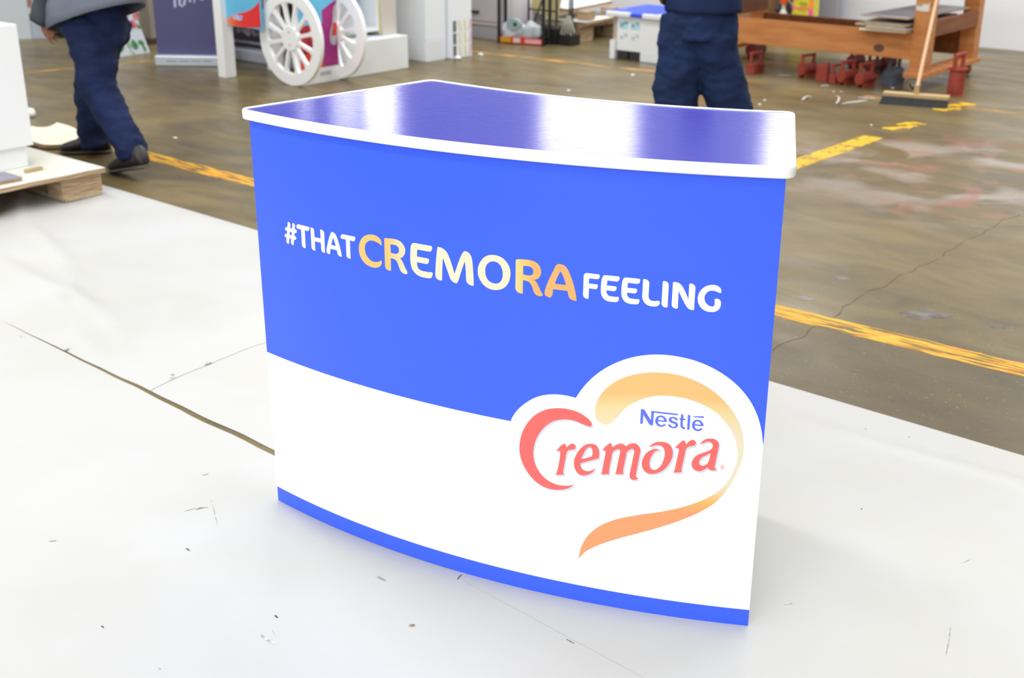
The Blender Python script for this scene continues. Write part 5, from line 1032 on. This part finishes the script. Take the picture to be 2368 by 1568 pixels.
# ---- person walking left past the pallet
B1 = W(-5.84, 3.52); p1 = thing('person', 'person in grey coat and navy trousers walking left behind the pallet', 'person', B1)
vn, vf, vm = 3.44, 3.60, 3.52
R_ = lambda P: P - B1
hip = PV(226, 62, vm); kn1, an1 = PV(228, 198, vn), PV(306, 352, vn); kn2, an2 = PV(214, 228, vf), PV(220, 332, vf)
UP = Vector((0, 0, 1)); back = HU
waist = hip + Vector((0, 0, 0.20)); chest = hip + Vector((0, 0, 0.46)) - HU * 0.03; neck = hip + Vector((0, 0, 0.64)) - HU * 0.05; headc = neck + Vector((0, 0, 0.17)) - HU * 0.04
bm = BM()
tube(bm, [R_(p) for p in (hip - UP * 0.06, hip + UP * 0.05, waist, chest, chest + UP * 0.12, neck)], [(0.10, 0.13), (0.11, 0.15), (0.10, 0.13), (0.12, 0.17), (0.10, 0.17), (0.055, 0.06)], 18)
for k, a, s in ((kn1, an1, -1), (kn2, an2, 1)): h = hip + HV * s * 0.07; tube(bm, [R_(h + UP * 0.02), R_(h.lerp(k, .5)), R_(k), R_(k.lerp(a, .35)), R_(a)], [0.075, 0.066, 0.050, 0.048, 0.036], 14)
head_neck(bm, R_(neck), R_(headc), face=-HU)
wr1 = PV(97, 50, vn - 0.08); sh1 = chest + UP * 0.12 - HV * 0.17; el1 = sh1.lerp(wr1, .53) + HU * 0.04
sh2 = chest + UP * 0.12 + HV * 0.17; wr2 = hip + HV * 0.13 - HU * 0.03 + UP * 0.24; el2 = sh2.lerp(wr2, .5) + HV * 0.03
for s_, e_, w_ in ((sh1, el1, wr1), (sh2, el2, wr2)): tube(bm, [R_(s_), R_(s_.lerp(e_, .5)), R_(e_), R_(e_.lerp(w_, .5)), R_(w_)], [0.055, 0.048, 0.042, 0.038, 0.028], 12)
tip1 = PV(122, 95, vn - 0.08)
hand(bm, R_(wr1), tip1 - wr1, HV, 0.80); hand(bm, R_(wr2), Vector((0, 0, -1)) - HU * 0.1, HV, 0.95)
obj('body', remesh(bm, 0.006, 3), M_SKIN, p1, smooth=True)
bm = BM()
tube(bm, [R_(hip - UP * 0.07 + HU * .01), R_(hip + UP * 0.03 + HU * 0.015), R_(waist)], [(0.115, 0.15), (0.135, 0.165), (0.125, 0.15)], 20)
h = hip - HV * 0.07
tube(bm, [R_(h + UP * 0.03 + HU * .01), R_(PV(217, 110, vn)), R_(PV(222, 160, vn)), R_(kn1), R_(PV(252, 252, vn)), R_(PV(280, 305, vn)), R_(PV(303, 345, vn)), R_(PV(311, 366, vn))], [(0.125, 0.11), (0.118, 0.11), (0.104, 0.105), (0.098, 0.10), (0.088, 0.09), (0.084, 0.088), (0.082, 0.085), (0.068, 0.07)], 22)
h = hip + HV * 0.07
tube(bm, [R_(h + UP * 0.03), R_(PV(222, 140, vf)), R_(kn2), R_(PV(217, 270, vf)), R_(PV(216, 308, vf)), R_(PV(224, 339, vf))], [(0.12, 0.11), (0.105, 0.105), (0.095, 0.10), (0.084, 0.09), (0.080, 0.085), (0.070, 0.075)], 22)
obj('trousers', remesh(bm, 0.009, 6, (8.0, 0.015, (1.0, 1.0, 1.7))), M_NAVY, p1, smooth=True)
# coat: open front, hem dropping towards the front
def ell(c, a, b, ra, rb, n=28, hem=0.0): return [c + a * (ra * math.cos(2 * math.pi * k / n)) + b * (rb * math.sin(2 * math.pi * k / n)) + UP * (hem * math.cos(2 * math.pi * k / n)) for k in range(n)]
hl, hr_ = PV(134, 74, vm - 0.05), PV(318, 6, vm); hemc = (hl + hr_) / 2; bm = BM()
rad = (hr_ - hl).dot(HU) / 2; drop = (hr_.z - hl.z) / 2
secs = [ell(hemc, HU, HV, rad, 0.20, hem=drop), ell(hemc + UP * 0.10 + HU * .0, HU, HV, rad * 0.97, 0.20, hem=drop * 0.8), ell(waist + UP * 0.10, HU, HV, 0.16, 0.19), ell(chest, HU, HV, 0.155, 0.205), ell(chest + UP * 0.13, HU, HV, 0.13, 0.20), ell(neck + UP * 0.01, HU, HV, 0.075, 0.085)]
rg = [[bm.verts.new(R_(q)) for q in s] for s in secs]; skin(bm, rg, caps=False)
bmesh.ops.subdivide_edges(bm, edges=bm.edges[:], cuts=2, use_grid_fill=True, smooth=0.4)
for v in bm.verts: v.co += v.normal * 0.010 * noise.fractal(v.co * 5.0, 1, 2, 3) if v.normal.length else Vector()
o = obj('coat', bm, M_COAT, p1, smooth=True); md = o.modifiers.new('thickness', 'SOLIDIFY'); md.thickness = 0.006
for s_, e_, w_ in ((sh1, el1, wr1), (sh2, el2, wr2)):
    w2 = e_.lerp(w_, 0.97); bm = BM(); tube(bm, [R_(s_ + UP * 0.01), R_(s_.lerp(e_, .5)), R_(e_), R_(e_.lerp(w2, .5)), R_(e_.lerp(w2, .85)), R_(w2)], [0.085, 0.076, 0.068, 0.062, 0.058, 0.056], 18)
    bmesh.ops.subdivide_edges(bm, edges=[e for e in bm.edges if e.calc_length() > 0.05], cuts=3, use_grid_fill=True); bm.normal_update()
    for v in bm.verts: v.co += v.normal * 0.012 * noise.fractal(Vector((v.co.x * 8, v.co.y * 8, v.co.z * 22)), 1, 2, 2)
    obj('sleeve', bm, M_SLEEVE, o, smooth=True)
z_ = Vector((0, 0, 1))
g1, g2 = G(256, 352), G(140, 347); shoe(p1, G(258, 353), G(142, 356), B1)
shoe(p1, PV(340, 390, vn), PV(262, 401, vn) , B1)
bm = BM(); ball(bm, R_(headc + UP * 0.035 + HU * 0.015), 0.104, (0.86, 0.86, 1.05)); bmesh.ops.delete(bm, geom=[v for v in bm.verts if (v.co - R_(headc)).dot(-HU) > 0.055 and v.co.z < R_(headc).z + 0.07], context='VERTS'); obj('hair', bm, M_HAIR, p1, smooth=True)
# ---- second person, behind the counter
B2 = W(*uv(G(1628, 420))); p2 = thing('person', 'person in navy shirt and trousers standing behind the blue counter', 'person', B2)
n2 = Vector((B2.x, B2.y, 0)).normalized()                       # away from the viewer's side of the hall: this person faces that way
sd2 = Vector((n2.y, -n2.x, 0))
def PN(x, y, off=0.0):
    d = ray(x, y); return EYE + d * (((B2 + n2 * off) - EYE).dot(n2) / d.dot(n2)) - B2
hipz = PN(1622, 40).z; H0 = PN(1622, 40)
bm = BM()
tube(bm, [H0 - UP * 0.06, H0 + UP * 0.05, H0 + UP * 0.2, H0 + UP * 0.45, H0 + UP * 0.58, H0 + UP * 0.66], [(0.14, 0.10), (0.15, 0.11), (0.13, 0.10), (0.17, 0.12), (0.17, 0.10), (0.06, 0.055)], 18)
lk, la = PN(1560, 205), PN(1562, 385); rk_, ra_ = PN(1668, 190), PN(1718, 360, 0.10)
for hp_, k, a in ((H0 - sd2 * 0.08, lk, la), (H0 + sd2 * 0.08, rk_, ra_)): tube(bm, [hp_, hp_.lerp(k, .5), k, k.lerp(a, .35), a], [0.075, 0.066, 0.050, 0.048, 0.036], 14)
head_neck(bm, H0 + UP * 0.66, H0 + UP * 0.83, face=n2)
ls, rs = H0 + UP * 0.57 - sd2 * 0.18, H0 + UP * 0.57 + sd2 * 0.18; lw = PN(1528, -14, -0.05); rw_ = H0 + sd2 * 0.10 + n2 * 0.24 + UP * 0.14
for s_, w_ in ((ls, lw), (rs, rw_)): e_ = s_.lerp(w_, .52) + sd2 * (0.03 if s_ is rs else -0.03); tube(bm, [s_, s_.lerp(e_, .5), e_, e_.lerp(w_, .5), w_], [0.055, 0.048, 0.042, 0.038, 0.028], 12)
hand(bm, lw, PN(1536, 6, 0.02) - lw + n2 * 0.08, sd2, 0.9); hand(bm, rw_, -UP + n2 * 0.4, -sd2, 0.9)
obj('body', remesh(bm, 0.006, 3), M_SKIN, p2, smooth=True)
bm = BM()
tube(bm, [H0 - UP * 0.10, H0 + UP * 0.0, H0 + UP * 0.14], [(0.165, 0.13), (0.172, 0.135), (0.155, 0.12)], 22)
tube(bm, [PN(1583, 30), PN(1579, 85), PN(1573, 140), PN(1564, 205), PN(1562, 270), PN(1566, 340), PN(1566, 396)], [(0.10, 0.12), (0.110, 0.12), (0.105, 0.115), (0.099, 0.112), (0.096, 0.105), (0.095, 0.10), (0.09, 0.095)], 22)
tube(bm, [PN(1652, 30), PN(1648, 85), PN(1655, 140, .02), PN(1673, 195, .03), PN(1687, 240, .05), PN(1700, 300, .08), PN(1718, 372, .10)], [(0.10, 0.12), (0.106, 0.12), (0.105, 0.115), (0.106, 0.115), (0.106, 0.11), (0.105, 0.10), (0.09, 0.095)], 22)
obj('trousers', remesh(bm, 0.009, 6, (8.0, 0.013, (1.0, 1.0, 1.7))), M_NAVY2, p2, smooth=True)
bm = BM(); hm = PN(1625, 26)
secs = [ell(hm, sd2, n2, 0.178, 0.145), ell(hm + UP * 0.06, sd2, n2, 0.18, 0.145), ell(H0 + UP * 0.25, sd2, n2, 0.165, 0.13), ell(H0 + UP * 0.45, sd2, n2, 0.195, 0.14), ell(H0 + UP * 0.58, sd2, n2, 0.19, 0.12), ell(H0 + UP * 0.66, sd2, n2, 0.08, 0.075)]
rg = [[bm.verts.new(q) for q in s] for s in secs]; skin(bm, rg, caps=False); bmesh.ops.subdivide_edges(bm, edges=bm.edges[:], cuts=2, use_grid_fill=True, smooth=0.4); bm.normal_update()
for v in bm.verts: v.co += v.normal * 0.010 * noise.fractal(v.co * 5.0 + Vector((4, 0, 0)), 1, 2, 3)
o = obj('shirt', bm, M_NAVY2, p2, smooth=True); md = o.modifiers.new('thickness', 'SOLIDIFY'); md.thickness = 0.005
for s_, w_ in ((ls, lw), (rs, rw_)):
    e_ = s_.lerp(w_, .52) + sd2 * (0.03 if s_ is rs else -0.03); bm = BM(); tube(bm, [s_, s_.lerp(e_, .5), e_, e_.lerp(w_, .12)], [0.08, 0.072, 0.066, 0.064], 18); obj('sleeve', bm, M_NAVY2, o, smooth=True)
fw = (n2 - sd2 * 0.15).normalized()
for a_ in (la, ra_):
    hz = Vector((a_.x, a_.y, 0)) + B2 - fw * 0.08; shoe(p2, hz, hz + fw * 0.28, B2)
bm = BM(); ball(bm, H0 + UP * 0.865 - n2 * 0.012, 0.104, (0.86, 0.86, 1.05)); bmesh.ops.delete(bm, geom=[v for v in bm.verts if (v.co - H0).dot(n2) > 0.05 and v.co.z < H0.z + 0.90], context='VERTS'); obj('hair', bm, M_HAIR, p2, smooth=True)
